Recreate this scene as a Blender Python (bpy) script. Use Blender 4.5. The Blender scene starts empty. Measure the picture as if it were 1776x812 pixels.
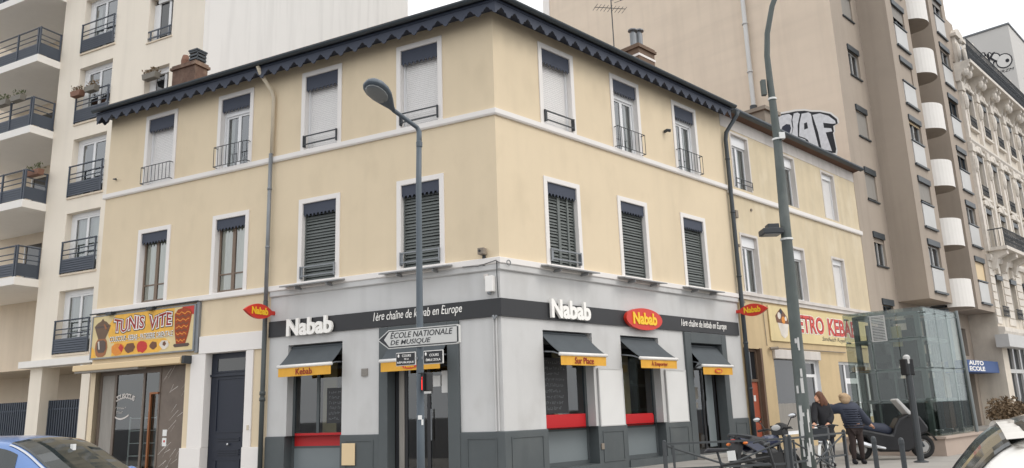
import bpy, math, random
from mathutils import Matrix, Vector
random.seed(7)
R = math.radians
sc = bpy.context.scene
COL = sc.collection

# ------------------------------------------------------------------ camera, sky, sun, exposure
cam = bpy.data.cameras.new("camera")
cam.sensor_width = 36.0
cam.sensor_fit = 'HORIZONTAL'
cam.lens = 27.82
cam.clip_start = 0.05
cam.clip_end = 2000
camo = bpy.data.objects.new("camera", cam)
COL.objects.link(camo)
camo.matrix_world = Matrix.Translation((0, 0, 1.55)) @ Matrix.Rotation(R(90 + 12.727), 4, 'X') @ Matrix.Rotation(R(-1.977), 4, 'Z')
sc.camera = camo

SUN_EL, SUN_AZ = 48.0, 118.0          # azimuth clockwise from +Y: the light comes from the right, a little behind the camera
w = bpy.data.worlds.new("World")
sc.world = w
w.use_nodes = True
nt = w.node_tree
bg = nt.nodes['Background']
bg.inputs['Strength'].default_value = 0.12
sky = nt.nodes.new('ShaderNodeTexSky')
sky.sky_type = 'NISHITA'
sky.sun_disc = False
sky.sun_elevation = R(SUN_EL)
sky.sun_rotation = R(SUN_AZ)
sky.dust_density = 4.0
tc = nt.nodes.new('ShaderNodeTexCoord')
nz = nt.nodes.new('ShaderNodeTexNoise')
nz.inputs['Scale'].default_value = 2.2
nz.inputs['Detail'].default_value = 5
cr = nt.nodes.new('ShaderNodeValToRGB')
cr.color_ramp.elements[0].position = 0.3
cr.color_ramp.elements[0].color = (0.80, 0.82, 0.86, 1)
cr.color_ramp.elements[1].position = 0.7
cr.color_ramp.elements[1].color = (1.0, 0.985, 0.96, 1)
vm = nt.nodes.new('ShaderNodeVectorMath')
vm.operation = 'SCALE'
vm.inputs['Scale'].default_value = 7.6
mx = nt.nodes.new('ShaderNodeMix')
mx.data_type = 'RGBA'
mx.inputs[0].default_value = 0.9
nt.links.new(tc.outputs['Generated'], nz.inputs['Vector'])
nt.links.new(nz.outputs['Fac'], cr.inputs['Fac'])
nt.links.new(cr.outputs['Color'], vm.inputs[0])
nt.links.new(sky.outputs['Color'], mx.inputs[6])
nt.links.new(vm.outputs[0], mx.inputs[7])
nt.links.new(mx.outputs[2], bg.inputs['Color'])

sl = bpy.data.lights.new("sun", 'SUN')
sl.energy = 0.5
sl.angle = R(24)
sl.color = (1.0, 0.95, 0.87)
so = bpy.data.objects.new("sun", sl)
COL.objects.link(so)
d = Vector((math.sin(R(SUN_AZ)) * math.cos(R(SUN_EL)), math.cos(R(SUN_AZ)) * math.cos(R(SUN_EL)), math.sin(R(SUN_EL))))
so.rotation_euler = d.to_track_quat('Z', 'Y').to_euler()
so.location = (20, -10, 40)

sc.view_settings.view_transform = 'Standard'
sc.view_settings.look = 'None'
sc.view_settings.exposure = 0.84
sc.view_settings.gamma = 1.0
sc.cycles.max_bounces = 6
sc.cycles.transparent_max_bounces = 12

# ------------------------------------------------------------------ materials
def lin(c):
    return tuple(((x / 255) / 12.92 if x / 255 <= 0.04045 else ((x / 255 + 0.055) / 1.055) ** 2.4) for x in c)

MATS = {}
def mat(name, rgb, rough=0.75, metal=0.0, var=0.0, vscale=3.0, bump=0.0, bscale=60.0, streak=0.0, dirt=None, dirt_amt=0.0, spec=0.5, emit=0.0, stretch=(1, 1, 1), coat=0.0, bands=0.0):
    """principled material; var = soft colour variation, streak = vertical run-off stains, dirt = second colour laid on in patches"""
    m = bpy.data.materials.new(name)
    m.use_nodes = True
    t = m.node_tree
    p = t.nodes['Principled BSDF']
    c = lin(rgb)
    p.inputs['Base Color'].default_value = (*c, 1)
    p.inputs['Roughness'].default_value = rough
    p.inputs['Metallic'].default_value = metal
    p.inputs['Specular IOR Level'].default_value = spec
    if coat:
        p.inputs['Coat Weight'].default_value = coat
        p.inputs['Coat Roughness'].default_value = 0.05
    if emit:
        p.inputs['Emission Color'].default_value = (*c, 1)
        p.inputs['Emission Strength'].default_value = emit
    geo = None
    def pos(scale):
        nonlocal geo
        if geo is None:
            geo = t.nodes.new('ShaderNodeNewGeometry')
        mp = t.nodes.new('ShaderNodeMapping')
        mp.inputs['Scale'].default_value = scale
        t.links.new(geo.outputs['Position'], mp.inputs['Vector'])
        return mp.outputs['Vector']
    last = None
    def mixin(fac_socket, col, amt):
        nonlocal last
        mm = t.nodes.new('ShaderNodeMath')
        mm.operation = 'MULTIPLY'
        mm.inputs[1].default_value = amt
        t.links.new(fac_socket, mm.inputs[0])
        x = t.nodes.new('ShaderNodeMix')
        x.data_type = 'RGBA'
        t.links.new(mm.outputs[0], x.inputs[0])
        if last is None:
            x.inputs[6].default_value = (*c, 1)
        else:
            t.links.new(last, x.inputs[6])
        x.inputs[7].default_value = (*col, 1)
        last = x.outputs[2]
    def noise(scale, vec, detail=4, lo=0.35, hi=0.7):
        n = t.nodes.new('ShaderNodeTexNoise')
        n.inputs['Scale'].default_value = scale
        n.inputs['Detail'].default_value = detail
        t.links.new(vec, n.inputs['Vector'])
        r = t.nodes.new('ShaderNodeMapRange')
        r.inputs[1].default_value = lo
        r.inputs[2].default_value = hi
        t.links.new(n.outputs['Fac'], r.inputs[0])
        return r.outputs[0]
    if var:
        mixin(noise(vscale, pos(stretch)), tuple(v * (1 - 0.55) for v in c), var)
        mixin(noise(vscale * 5, pos(stretch), 3, 0.4, 0.75), tuple(min(1, v * 1.25) for v in c), var * 0.6)
    if streak:
        mixin(noise(1.0, pos((2.6, 2.6, 0.16)), 5, 0.48, 0.8), tuple(v * 0.45 for v in c), streak)
    if bands:      # level seams left by the formwork
        mixin(noise(1.0, pos((0.08, 0.08, 1.9)), 6, 0.45, 0.75), tuple(v * 0.6 for v in c), bands)
    if dirt:
        mixin(noise(1.3, pos((1, 1, 0.6)), 8, 0.52, 0.72), lin(dirt), dirt_amt)
    if last is not None:
        t.links.new(last, p.inputs['Base Color'])
    if bump:
        n = t.nodes.new('ShaderNodeTexNoise')
        n.inputs['Scale'].default_value = bscale
        n.inputs['Detail'].default_value = 3
        t.links.new(pos((1, 1, 1)), n.inputs['Vector'])
        b = t.nodes.new('ShaderNodeBump')
        b.inputs['Strength'].default_value = bump
        b.inputs['Distance'].default_value = 0.01
        t.links.new(n.outputs['Fac'], b.inputs['Height'])
        t.links.new(b.outputs['Normal'], p.inputs['Normal'])
    MATS[name] = m
    return m

def glass_mat(name, tint=(230, 238, 235), trans=0.6, rough=0.02, refl=1.0):
    m = bpy.data.materials.new(name)
    m.use_nodes = True
    t = m.node_tree
    t.nodes.remove(t.nodes['Principled BSDF'])
    out = t.nodes['Material Output']
    tr = t.nodes.new('ShaderNodeBsdfTransparent')
    tr.inputs['Color'].default_value = (*lin(tint), 1)
    gl = t.nodes.new('ShaderNodeBsdfGlossy')
    gl.inputs['Roughness'].default_value = rough
    gl.inputs['Color'].default_value = (0.9, 0.93, 0.95, 1)
    fr = t.nodes.new('ShaderNodeFresnel')
    fr.inputs['IOR'].default_value = 1.5
    ad = t.nodes.new('ShaderNodeMath')
    ad.operation = 'ADD'
    ad.use_clamp = True
    ad.inputs[1].default_value = 1 - trans
    sc_ = t.nodes.new('ShaderNodeMath')
    sc_.operation = 'MULTIPLY'
    sc_.inputs[1].default_value = refl
    t.links.new(fr.outputs[0], sc_.inputs[0])
    t.links.new(sc_.outputs[0], ad.inputs[0])
    mix = t.nodes.new('ShaderNodeMixShader')
    t.links.new(ad.outputs[0], mix.inputs[0])
    t.links.new(tr.outputs[0], mix.inputs[1])
    t.links.new(gl.outputs[0], mix.inputs[2])
    t.links.new(mix.outputs[0], out.inputs['Surface'])
    MATS[name] = m
    return m

mat('ochre', (223, 206, 177), 0.9, var=0.09, vscale=0.45, bump=0.35, bscale=70, streak=0.07, dirt=(196, 180, 152), dirt_amt=0.3)
mat('old_ochre', (212, 197, 168), 0.92, var=0.16, vscale=0.9, bump=0.4, bscale=50, streak=0.22, dirt=(228, 218, 196), dirt_amt=0.4)
mat('tan_render', (202, 180, 142), 0.92, var=0.16, vscale=1.2, bump=0.35, bscale=50, streak=0.2)
mat('trim_white', (232, 228, 224), 0.75, var=0.05, vscale=2)
mat('old_white', (214, 208, 202), 0.8, var=0.16, vscale=2, streak=0.35)
mat('grey_render', (203, 203, 202), 0.85, var=0.10, vscale=0.8, bump=0.3, bscale=70, streak=0.2, dirt=(170, 168, 164), dirt_amt=0.35)
mat('plinth_grey', (82, 88, 90), 0.65, var=0.15, vscale=1.5, streak=0.15, dirt=(112, 114, 112), dirt_amt=0.25)
mat('band_black', (42, 43, 46), 0.5, var=0.12, vscale=2, streak=0.15)
mat('slate_navy', (54, 61, 77), 0.6, var=0.12, vscale=4)
mat('gutter_dark', (58, 66, 72), 0.45, var=0.25, vscale=5)
mat('zinc', (134, 138, 142), 0.45, metal=0.3, var=0.25, vscale=4)
mat('pipe_beige', (204, 192, 170), 0.7, var=0.12, vscale=4)
mat('pipe_green', (70, 76, 76), 0.5, var=0.15, vscale=5)
mat('roof_tile', (110, 84, 70), 0.9, var=0.3, vscale=2)
mat('brick', (112, 90, 78), 0.95, var=0.7, vscale=5, bump=1.0, bscale=14, dirt=(170, 150, 130), dirt_amt=0.8)
mat('mortar_grey', (142, 132, 120), 0.9, var=0.25, vscale=4)
mat('shutter_white', (226, 224, 222), 0.6, var=0.04)
mat('louver_green', (108, 113, 111), 0.6, var=0.15, vscale=8)
mat('dark_void', (22, 23, 25), 0.9)  # darkness of unlit rooms, put into the colour
mat('wood_brown', (128, 112, 98), 0.8, var=0.25, vscale=9)
mat('curtain', (186, 184, 180), 0.9, var=0.15, vscale=4, stretch=(4, 4, 0.4))
mat('old_net', (222, 214, 202), 0.9, var=0.25, vscale=3, stretch=(3, 3, 0.5))
mat('blind_grey', (150, 146, 140), 0.85, var=0.25, vscale=3, stretch=(3, 3, 0.5))
mat('iron', (52, 56, 60), 0.5, var=0.1)
mat('sill_grey', (142, 143, 144), 0.7, var=0.12)
mat('door_navy', (28, 35, 50), 0.45, var=0.12, vscale=3)
mat('red_film', (200, 30, 36), 0.45)
mat('frosted', (122, 130, 133), 0.35, var=0.05)
mat('awning_grey', (80, 86, 90), 0.85, var=0.2, vscale=3, streak=0.2)
mat('valance_yellow', (226, 170, 62), 0.75, var=0.15, vscale=5, streak=0.15)
mat('white_plastic', (236, 234, 230), 0.5)
mat('letter_white', (245, 243, 238), 0.45)
mat('sign_red', (208, 52, 36), 0.4, var=0.05)
mat('sign_yellow', (244, 200, 40), 0.45)
mat('text_red', (150, 40, 28), 0.6)
mat('text_dark', (44, 46, 50), 0.5)
mat('cream_metal', (222, 198, 158), 0.6, var=0.06)
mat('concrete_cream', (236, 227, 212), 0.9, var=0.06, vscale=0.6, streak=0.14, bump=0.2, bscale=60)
mat('concrete_buff', (222, 208, 188), 0.9, var=0.1, vscale=0.8, streak=0.15)  # second, yellower concrete for loggia walls, porch back and sills
mat('party_white', (222, 222, 220), 0.9, var=0.06, vscale=0.4, streak=0.28)
mat('slab_white', (234, 231, 226), 0.85, var=0.05)
mat('rail_slate', (66, 74, 86), 0.5, var=0.08)
mat('tower_wall', (224, 208, 189), 0.92, var=0.12, vscale=0.4, streak=0.16, bump=0.3, bscale=30, bands=0.16)
mat('tower_brown', (170, 158, 145), 0.92, var=0.13, vscale=0.6, streak=0.22, bump=0.3, bscale=40)
mat('tower_panel', (196, 196, 194), 0.5, var=0.14, vscale=1.2)
mat('stone', (220, 211, 197), 0.9, var=0.2, vscale=1.5, streak=0.4, bump=0.5, bscale=20, dirt=(150, 140, 126), dirt_amt=0.3)
mat('stone_light', (224, 217, 207), 0.9, var=0.3, vscale=3, streak=0.3)
mat('zinc_roof', (120, 124, 128), 0.5, var=0.2, vscale=2)
mat('gable_grey', (206, 204, 200), 0.9, var=0.06, vscale=0.5)
mat('asphalt', (74, 74, 76), 0.9, var=0.25, vscale=2, bump=0.4, bscale=40)
mat('pavement', (158, 154, 148), 0.9, var=0.18, vscale=1.2, bump=0.3, bscale=30, dirt=(120, 116, 112), dirt_amt=0.4)
mat('kerb', (170, 166, 160), 0.9, var=0.15)
mat('line_white', (215, 214, 210), 0.8, var=0.2, vscale=6)
mat('pole_grey', (88, 98, 106), 0.5, var=0.1, vscale=6)
mat('pole_green', (84, 92, 90), 0.6, var=0.2, vscale=6, dirt=(150, 152, 150), dirt_amt=0.5)
mat('lamp_glass', (120, 124, 124), 0.25, spec=0.8)
mat('sign_face', (206, 206, 202), 0.45, var=0.04)
mat('signal_red', (226, 40, 34), 0.5, emit=1.2)
mat('black_plastic', (30, 31, 33), 0.45, var=0.1)
mat('rubber', (28, 28, 29), 0.8)
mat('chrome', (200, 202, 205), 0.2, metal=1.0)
mat('alloy', (168, 168, 166), 0.35, metal=0.8)
mat('seat_black', (44, 44, 48), 0.6)
mat('moto_blue', (30, 40, 70), 0.3, coat=0.6)
mat('scooter_black', (20, 21, 25), 0.4, coat=0.15)
mat('barrier_grey', (60, 64, 67), 0.55, var=0.1)
mat('plate_white', (225, 226, 224), 0.5)
mat('lamp_red', (190, 30, 24), 0.3, spec=0.7)
mat('lamp_orange', (226, 120, 40), 0.3, spec=0.7)
mat('car_blue', (88, 122, 176), 0.3, coat=0.8, metal=0.2)
mat('car_white', (236, 233, 226), 0.3, coat=0.8)
mat('car_glass', (40, 46, 46), 0.06, spec=0.8)
mat('skin', (214, 164, 136), 0.6)
mat('hair_auburn', (98, 62, 42), 0.7, var=0.3, vscale=30)
mat('hair_blond', (176, 150, 118), 0.75, var=0.3, vscale=30)
mat('cloth_black', (34, 34, 38), 0.9, var=0.15)
mat('puffer_navy', (48, 54, 70), 0.7, var=0.1)
mat('cloth_brown', (58, 48, 46), 0.9)
mat('jeans_dark', (40, 42, 50), 0.9)
mat('silver_paint', (216, 218, 222), 0.5, var=0.3, vscale=6)
mat('graffiti_black', (34, 36, 42), 0.7)
mat('graffiti_navy', (44, 50, 66), 0.7)
mat('graffiti_white', (226, 224, 220), 0.7)
mat('rust_red', (170, 84, 58), 0.7, var=0.25, vscale=4)
mat('brown_frame', (112, 92, 76), 0.8, var=0.2, vscale=4)
mat('pvc_white', (228, 229, 230), 0.4)
mat('sign_cream', (222, 203, 154), 0.7, var=0.15, vscale=2, streak=0.15)
mat('sign_blue', (52, 82, 134), 0.6, var=0.12, vscale=3)
mat('lift_steel', (128, 134, 134), 0.4, metal=0.4, var=0.1)
mat('lift_dark', (66, 70, 70), 0.6, var=0.2, vscale=4)
mat('plinth_pink', (176, 160, 148), 0.85, var=0.12, vscale=2)
mat('leaf_dry', (112, 94, 72), 0.9, var=0.4, vscale=12)
mat('leaf_green', (88, 94, 66), 0.9, var=0.4, vscale=12)
mat('terracotta', (132, 98, 82), 0.85, var=0.15)
mat('pot_grey', (128, 124, 116), 0.85, var=0.2)
mat('copper', (146, 96, 62), 0.35, metal=0.6)
mat('pot_dark', (74, 56, 46), 0.4)
mat('kebab', (164, 74, 40), 0.8, var=0.5, vscale=22)
mat('print_orange', (222, 140, 50), 0.6, var=0.3, vscale=14)
mat('print_red', (196, 52, 44), 0.6, var=0.3, vscale=14)
mat('print_brown', (112, 74, 50), 0.6, var=0.3, vscale=14)
mat('print_yellow', (238, 182, 72), 0.6, var=0.35, vscale=5)
mat('fridge_white', (196, 200, 200), 0.5)
mat('room_grey', (120, 116, 108), 0.9, var=0.1)
mat('room_brown', (104, 84, 68), 0.9, var=0.2)
mat('marble_brown', (112, 100, 90), 0.5, var=0.4, vscale=2.5)
mat('chalk', (120, 124, 126), 0.9)
mat('poster_board', (222, 222, 220), 0.5, var=0.04)
mat('pane_dark', (34, 38, 42), 0.04, spec=0.9)
mat('amber_curtain', (196, 176, 140), 0.9, var=0.1)
glass_mat('glass_clear', trans=0.93)
glass_mat('glass_window', trans=0.84)
glass_mat('glass_lift', tint=(219, 225, 222), trans=0.96, refl=0.4)

# ------------------------------------------------------------------ helpers
I4 = Matrix.Identity(4)
T = Matrix.Translation
def RZ(a): return Matrix.Rotation(R(a), 4, 'Z')
def RX(a): return Matrix.Rotation(R(a), 4, 'X')
def RY(a): return Matrix.Rotation(R(a), 4, 'Y')

class MB:
    """collects faces of one mesh"""
    def __init__(s):
        s.v = []; s.f = []; s.m = []; s.mi = 0
    def quad(s, *p):
        n = len(s.v)
        s.v += [tuple(q) for q in p]
        s.f.append(tuple(range(n, n + len(p)))); s.m.append(s.mi)
        return s
    def box(s, x0, x1, y0, y1, z0, z1, M=None):
        if x0 > x1: x0, x1 = x1, x0
        if y0 > y1: y0, y1 = y1, y0
        if z0 > z1: z0, z1 = z1, z0
        c = [(x0, y0, z0), (x1, y0, z0), (x1, y1, z0), (x0, y1, z0), (x0, y0, z1), (x1, y0, z1), (x1, y1, z1), (x0, y1, z1)]
        if M is not None: c = [tuple(M @ Vector(q)) for q in c]
        n = len(s.v); s.v += c
        for q in ((0, 3, 2, 1), (4, 5, 6, 7), (0, 1, 5, 4), (1, 2, 6, 5), (2, 3, 7, 6), (3, 0, 4, 7)):
            s.f.append(tuple(n + k for k in q)); s.m.append(s.mi)
        return s
    def prism(s, poly, y0, y1, M=None):
        """polygon in x,z pushed from y0 (front) to y1"""
        a = sum(poly[i][0] * poly[(i + 1) % len(poly)][1] - poly[(i + 1) % len(poly)][0] * poly[i][1] for i in range(len(poly)))
        if a < 0: poly = poly[::-1]
        k = len(poly); n = len(s.v)
        c = [(x, y0, z) for x, z in poly] + [(x, y1, z) for x, z in poly]
        if M is not None: c = [tuple(M @ Vector(q)) for q in c]
        s.v += c
        s.f.append(tuple(range(n, n + k))); s.m.append(s.mi)
        s.f.append(tuple(range(n + 2 * k - 1, n + k - 1, -1))); s.m.append(s.mi)
        for i in range(k):
            j = (i + 1) % k
            s.f.append((n + i, n + k + i, n + k + j, n + j)); s.m.append(s.mi)
        return s
    def tube(s, pts, r, n=8, cap=True):
        """tube through points; r a number or one radius per point"""
        pts = [Vector(p) for p in pts]
        rs = r if isinstance(r, (list, tuple)) else [r] * len(pts)
        b = len(s.v); prev = None
        for i, p in enumerate(pts):
            if i == 0: t = pts[1] - p
            elif i == len(pts) - 1: t = p - pts[-2]
            else: t = (pts[i + 1] - p).normalized() + (p - pts[i - 1]).normalized()
            t = t.normalized() if t.length > 1e-9 else Vector((0, 0, 1))
            if prev is None:
                u = t.orthogonal().normalized()
            else:
                u = prev - t * prev.dot(t)
                u = u.normalized() if u.length > 1e-6 else t.orthogonal().normalized()
            prev = u; v = t.cross(u)
            for k in range(n):
                a = 2 * math.pi * k / n
                s.v.append(tuple(p + (u * math.cos(a) + v * math.sin(a)) * rs[i]))
        for i in range(len(pts) - 1):
            for k in range(n):
                k2 = (k + 1) % n
                s.f.append((b + i * n + k, b + i * n + k2, b + (i + 1) * n + k2, b + (i + 1) * n + k)); s.m.append(s.mi)
        if cap:
            s.f.append(tuple(b + k for k in range(n - 1, -1, -1))); s.m.append(s.mi)
            e = b + (len(pts) - 1) * n
            s.f.append(tuple(e + k for k in range(n))); s.m.append(s.mi)
        return s
    def lathe(s, prof, n=16, M=None):
        """(radius, z) profile turned about z"""
        b = len(s.v)
        for r, z in prof:
            for k in range(n):
                a = 2 * math.pi * k / n
                q = Vector((r * math.cos(a), r * math.sin(a), z))
                s.v.append(tuple(M @ q if M is not None else q))
        for i in range(len(prof) - 1):
            for k in range(n):
                k2 = (k + 1) % n
                s.f.append((b + i * n + k, b + i * n + k2, b + (i + 1) * n + k2, b + (i + 1) * n + k)); s.m.append(s.mi)
        s.f.append(tuple(b + k for k in range(n - 1, -1, -1))); s.m.append(s.mi)
        e = b + (len(prof) - 1) * n
        s.f.append(tuple(e + k for k in range(n))); s.m.append(s.mi)
        return s
    def ball(s, c, r, nu=12, nv=8, M=None):
        rx, ry, rz = r if isinstance(r, (list, tuple)) else (r, r, r)
        prof = []
        b = len(s.v)
        for j in range(nv + 1):
            ph = -math.pi / 2 + math.pi * j / nv
            for k in range(nu):
                a = 2 * math.pi * k / nu
                q = Vector((c[0] + rx * math.cos(ph) * math.cos(a), c[1] + ry * math.cos(ph) * math.sin(a), c[2] + rz * math.sin(ph)))
                s.v.append(tuple(M @ q if M is not None else q))
        for j in range(nv):
            for k in range(nu):
                k2 = (k + 1) % nu
                s.f.append((b + j * nu + k, b + j * nu + k2, b + (j + 1) * nu + k2, b + (j + 1) * nu + k)); s.m.append(s.mi)
        return s
    def torus(s, R0, r, n=28, k=8, M=None):
        b = len(s.v)
        for i in range(n):
            a = 2 * math.pi * i / n
            for j in range(k):
                c = 2 * math.pi * j / k
                q = Vector(((R0 + r * math.cos(c)) * math.cos(a), r * math.sin(c), (R0 + r * math.cos(c)) * math.sin(a)))
                s.v.append(tuple(M @ q if M is not None else q))
        for i in range(n):
            for j in range(k):
                i2 = (i + 1) % n; j2 = (j + 1) % k
                s.f.append((b + i * k + j, b + i * k + j2, b + i2 * k + j2, b + i2 * k + j)); s.m.append(s.mi)
        return s
    def run(s, prof, xa, xb, ma=0.0, mb=0.0):
        """closed profile of (y, z) run along x from xa+ma*y to xb+mb*y (mitred ends)"""
        n = len(s.v); k = len(prof)
        s.v += [(xa + ma * y, y, z) for y, z in prof] + [(xb + mb * y, y, z) for y, z in prof]
        for i in range(k):
            j = (i + 1) % k
            s.f.append((n + i, n + j, n + k + j, n + k + i)); s.m.append(s.mi)
        s.f.append(tuple(range(n + k - 1, n - 1, -1))); s.m.append(s.mi)
        s.f.append(tuple(range(n + k, n + 2 * k))); s.m.append(s.mi)
        return s
    def holed(s, x0, x1, z0, z1, holes, y=0.0, M=None):
        """sheet facing -y with rectangular holes (x0,x1,z0,z1)"""
        xs = sorted({x0, x1, *[h[0] for h in holes], *[h[1] for h in holes]})
        zs = sorted({z0, z1, *[h[2] for h in holes], *[h[3] for h in holes]})
        xs = [x for x in xs if x0 <= x <= x1]; zs = [z for z in zs if z0 <= z <= z1]
        for i in range(len(xs) - 1):
            for j in range(len(zs) - 1):
                cx, cz = (xs[i] + xs[i + 1]) / 2, (zs[j] + zs[j + 1]) / 2
                if any(h[0] < cx < h[1] and h[2] < cz < h[3] for h in holes): continue
                q = [(xs[i], y, zs[j]), (xs[i + 1], y, zs[j]), (xs[i + 1], y, zs[j + 1]), (xs[i], y, zs[j + 1])]
                if M is not None: q = [tuple(M @ Vector(p)) for p in q]
                s.quad(*q)
        return s
    def reveal(s, x0, x1, z0, z1, ya, yb):
        s.quad((x0, ya, z0), (x0, yb, z0), (x0, yb, z1), (x0, ya, z1))
        s.quad((x1, ya, z0), (x1, ya, z1), (x1, yb, z1), (x1, yb, z0))
        s.quad((x0, ya, z1), (x0, yb, z1), (x1, yb, z1), (x1, ya, z1))
        s.quad((x0, ya, z0), (x1, ya, z0), (x1, yb, z0), (x0, yb, z0))
        return s
    def add(s, verts, faces, M=None):
        n = len(s.v)
        s.v += [tuple(M @ Vector(v)) if M is not None else tuple(v) for v in verts]
        for f in faces:
            s.f.append(tuple(n + k for k in f)); s.m.append(s.mi)
        return s
    def build(s, name, mats, parent=None, M=None, smooth=False, bevel=0.0):
        me = bpy.data.meshes.new(name)
        me.from_pydata(s.v, [], s.f)
        if isinstance(mats, str): mats = [mats]
        for q in mats: me.materials.append(MATS[q])
        if len(mats) > 1:
            for p, k in zip(me.polygons, s.m): p.material_index = k
        if smooth:
            for p in me.polygons: p.use_smooth = True
        me.update()
        o = bpy.data.objects.new(name, me)
        COL.objects.link(o)
        if parent is not None: o.parent = parent
        if M is not None: o.matrix_basis = M
        if bevel:
            b = o.modifiers.new("bevel", 'BEVEL')
            b.width = bevel; b.segments = 2; b.limit_method = 'ANGLE'; b.angle_limit = R(40)
        return o

def tag(o, label, cat, group=None, kind=None):
    o['label'] = label; o['category'] = cat
    if group: o['group'] = group
    if kind: o['kind'] = kind
    return o
def structure(o):
    o['kind'] = 'structure'
    return o
def thing(name, label, cat, M=I4, group=None):
    o = bpy.data.objects.new(name, None)
    o.empty_display_size = 0.2
    COL.objects.link(o)
    o.matrix_basis = M
    return tag(o, label, cat, group)
def copy_thing(o, M, label, group=None):
    r = o.copy(); COL.objects.link(r); r.matrix_basis = M; r['label'] = label
    if group: r['group'] = group
    for ch in o.children:
        c = ch.copy(); COL.objects.link(c); c.parent = r
        for g in ch.children:
            e = g.copy(); COL.objects.link(e); e.parent = c
    return r

_TX = {}
def text(body, size=1.0, bold=0.0, depth=0.01, shear=0.0, squeeze=1.0, align='CENTER', space=1.0, wob=0.0):
    """lettering as (verts, faces), laid in the x,z plane, front at -y"""
    key = (body, size, bold, depth, shear, squeeze, align, space, wob)
    if key in _TX: return _TX[key]
    cu = bpy.data.curves.new("t", 'FONT')
    cu.body = body; cu.size = size; cu.offset = bold; cu.extrude = depth / 2; cu.shear = shear
    cu.align_x = align; cu.space_character = space; cu.resolution_u = 3; cu.shear = 0
    o = bpy.data.objects.new("t", cu)
    COL.objects.link(o)
    dg = bpy.context.evaluated_depsgraph_get()
    me = o.evaluated_get(dg).to_mesh()
    vs = []
    cu.offset = 0
    dg.update()
    m0 = o.evaluated_get(dg).to_mesh()
    lim = [(min(v.co[k] for v in m0.vertices) - abs(bold) * 1.5, max(v.co[k] for v in m0.vertices) + abs(bold) * 1.5) for k in (0, 1)]
    o.evaluated_get(dg).to_mesh_clear()
    cu.offset = bold
    dg.update()
    me = o.evaluated_get(dg).to_mesh()
    for q in me.vertices:
        x, y, z = q.co
        x = min(max(x, lim[0][0]), lim[0][1]); y = min(max(y, lim[1][0]), lim[1][1])     # thickened glyphs can throw stray corners
        x += shear * y
        if wob:
            y += wob * size * math.sin(x * 5.1 / size + 1.0) * 0.5 + wob * size * math.sin(x * 2.3 / size)
            y *= 1 + wob * 1.3 * math.sin(x * 3.7 / size)
        vs.append((x * squeeze, -z, y))
    fs = [tuple(p.vertices) for p in me.polygons]
    o.evaluated_get(dg).to_mesh_clear()
    bpy.data.objects.remove(o)
    bpy.data.curves.remove(cu)
    _TX[key] = (vs, fs)
    return vs, fs
def text_w(t): return max(v[0] for v in t[0]) - min(v[0] for v in t[0])
def fit_text(body, x0, x1, z0, z1, bold=0.0, depth=0.01, shear=0.0, wob=0.0):
    """lettering stretched to fill a rectangle"""
    vs, fs = text(body, 1.0, bold, depth, shear, 1.0, 'CENTER', 1.0, wob)
    a, b = min(v[0] for v in vs), max(v[0] for v in vs)
    c, e = min(v[2] for v in vs), max(v[2] for v in vs)
    return [((v[0] - a) / (b - a) * (x1 - x0) + x0, v[1], (v[2] - c) / (e - c) * (z1 - z0) + z0) for v in vs], fs

def skin_mesh(verts, edges, radii, root=0, sub=1):
    """continuous body grown round a skeleton of joints"""
    me = bpy.data.meshes.new("s")
    me.from_pydata(verts, edges, [])
    o = bpy.data.objects.new("s", me)
    COL.objects.link(o)
    o.modifiers.new("skin", 'SKIN')
    for i, r in enumerate(radii):
        sv = me.skin_vertices[0].data[i]
        sv.radius = r if isinstance(r, tuple) else (r, r)
        sv.use_root = (i == root)
    sb = o.modifiers.new("sub", 'SUBSURF'); sb.levels = sub; sb.render_levels = sub
    dg = bpy.context.evaluated_depsgraph_get()
    m2 = o.evaluated_get(dg).to_mesh()
    vs = [tuple(v.co) for v in m2.vertices]; fs = [tuple(p.vertices) for p in m2.polygons]
    o.evaluated_get(dg).to_mesh_clear()
    bpy.data.objects.remove(o); bpy.data.meshes.remove(me)
    return vs, fs

# ------------------------------------------------------------------ the two street fronts: x runs along the wall to the right, y into it, z up
CX, CY = -0.3067, 17.4973
FL = T((CX, CY, 0)) @ RZ(-26.2537)      # left front: x is negative
FR = T((CX, CY, 0)) @ RZ(45.1746)       # right front: x is positive
MIT = 0.718                              # mitre of the 108.6 degree corner
LOC = T((CX, CY, 0))
def local(F): return LOC.inverted() @ F
PV = 0.12                                # height of the pavement

# ------------------------------------------------------------------ ground
structure(MB().quad((-400, -400, 0), (400, -400, 0), (400, 400, 0), (-400, 400, 0)).build('road', 'asphalt'))
def wxy(F, x, y):
    q = F @ Vector((x, y, 0))
    return (q.x, q.y)
KL, KR = -7.7, -9.8
def meet(F1, y1, F2, y2):
    p = Vector(wxy(F1, 0, y1)); a = Vector(wxy(F1, 1, y1)) - p
    q = Vector(wxy(F2, 0, y2)); b = Vector(wxy(F2, 1, y2)) - q
    den = a.x * b.y - a.y * b.x
    t = ((q.x - p.x) * b.y - (q.y - p.y) * b.x) / den
    return p + a * t
kc = meet(FL, KL, FR, KR)
dl = (Vector(wxy(FL, -1, KL)) - Vector(wxy(FL, 0, KL))); dr = (Vector(wxy(FR, 1, KR)) - Vector(wxy(FR, 0, KR)))
edge = [Vector(wxy(FL, -70, KL))]
pa, pb = kc + dl * 3.0, kc + dr * 3.0
for i in range(11):
    u = i / 10
    edge.append(pa * (1 - u) ** 2 + kc * 2 * u * (1 - u) + pb * u ** 2)
edge.append(Vector(wxy(FR, 110, KR)))
poly = [tuple(e) for e in edge] + [wxy(FR, 110, 40), wxy(FL, -70, 40)]
g = MB()
n = len(poly)
g.v = [(x, y, PV) for x, y in poly] + [(x, y, -0.3) for x, y in poly]
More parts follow.
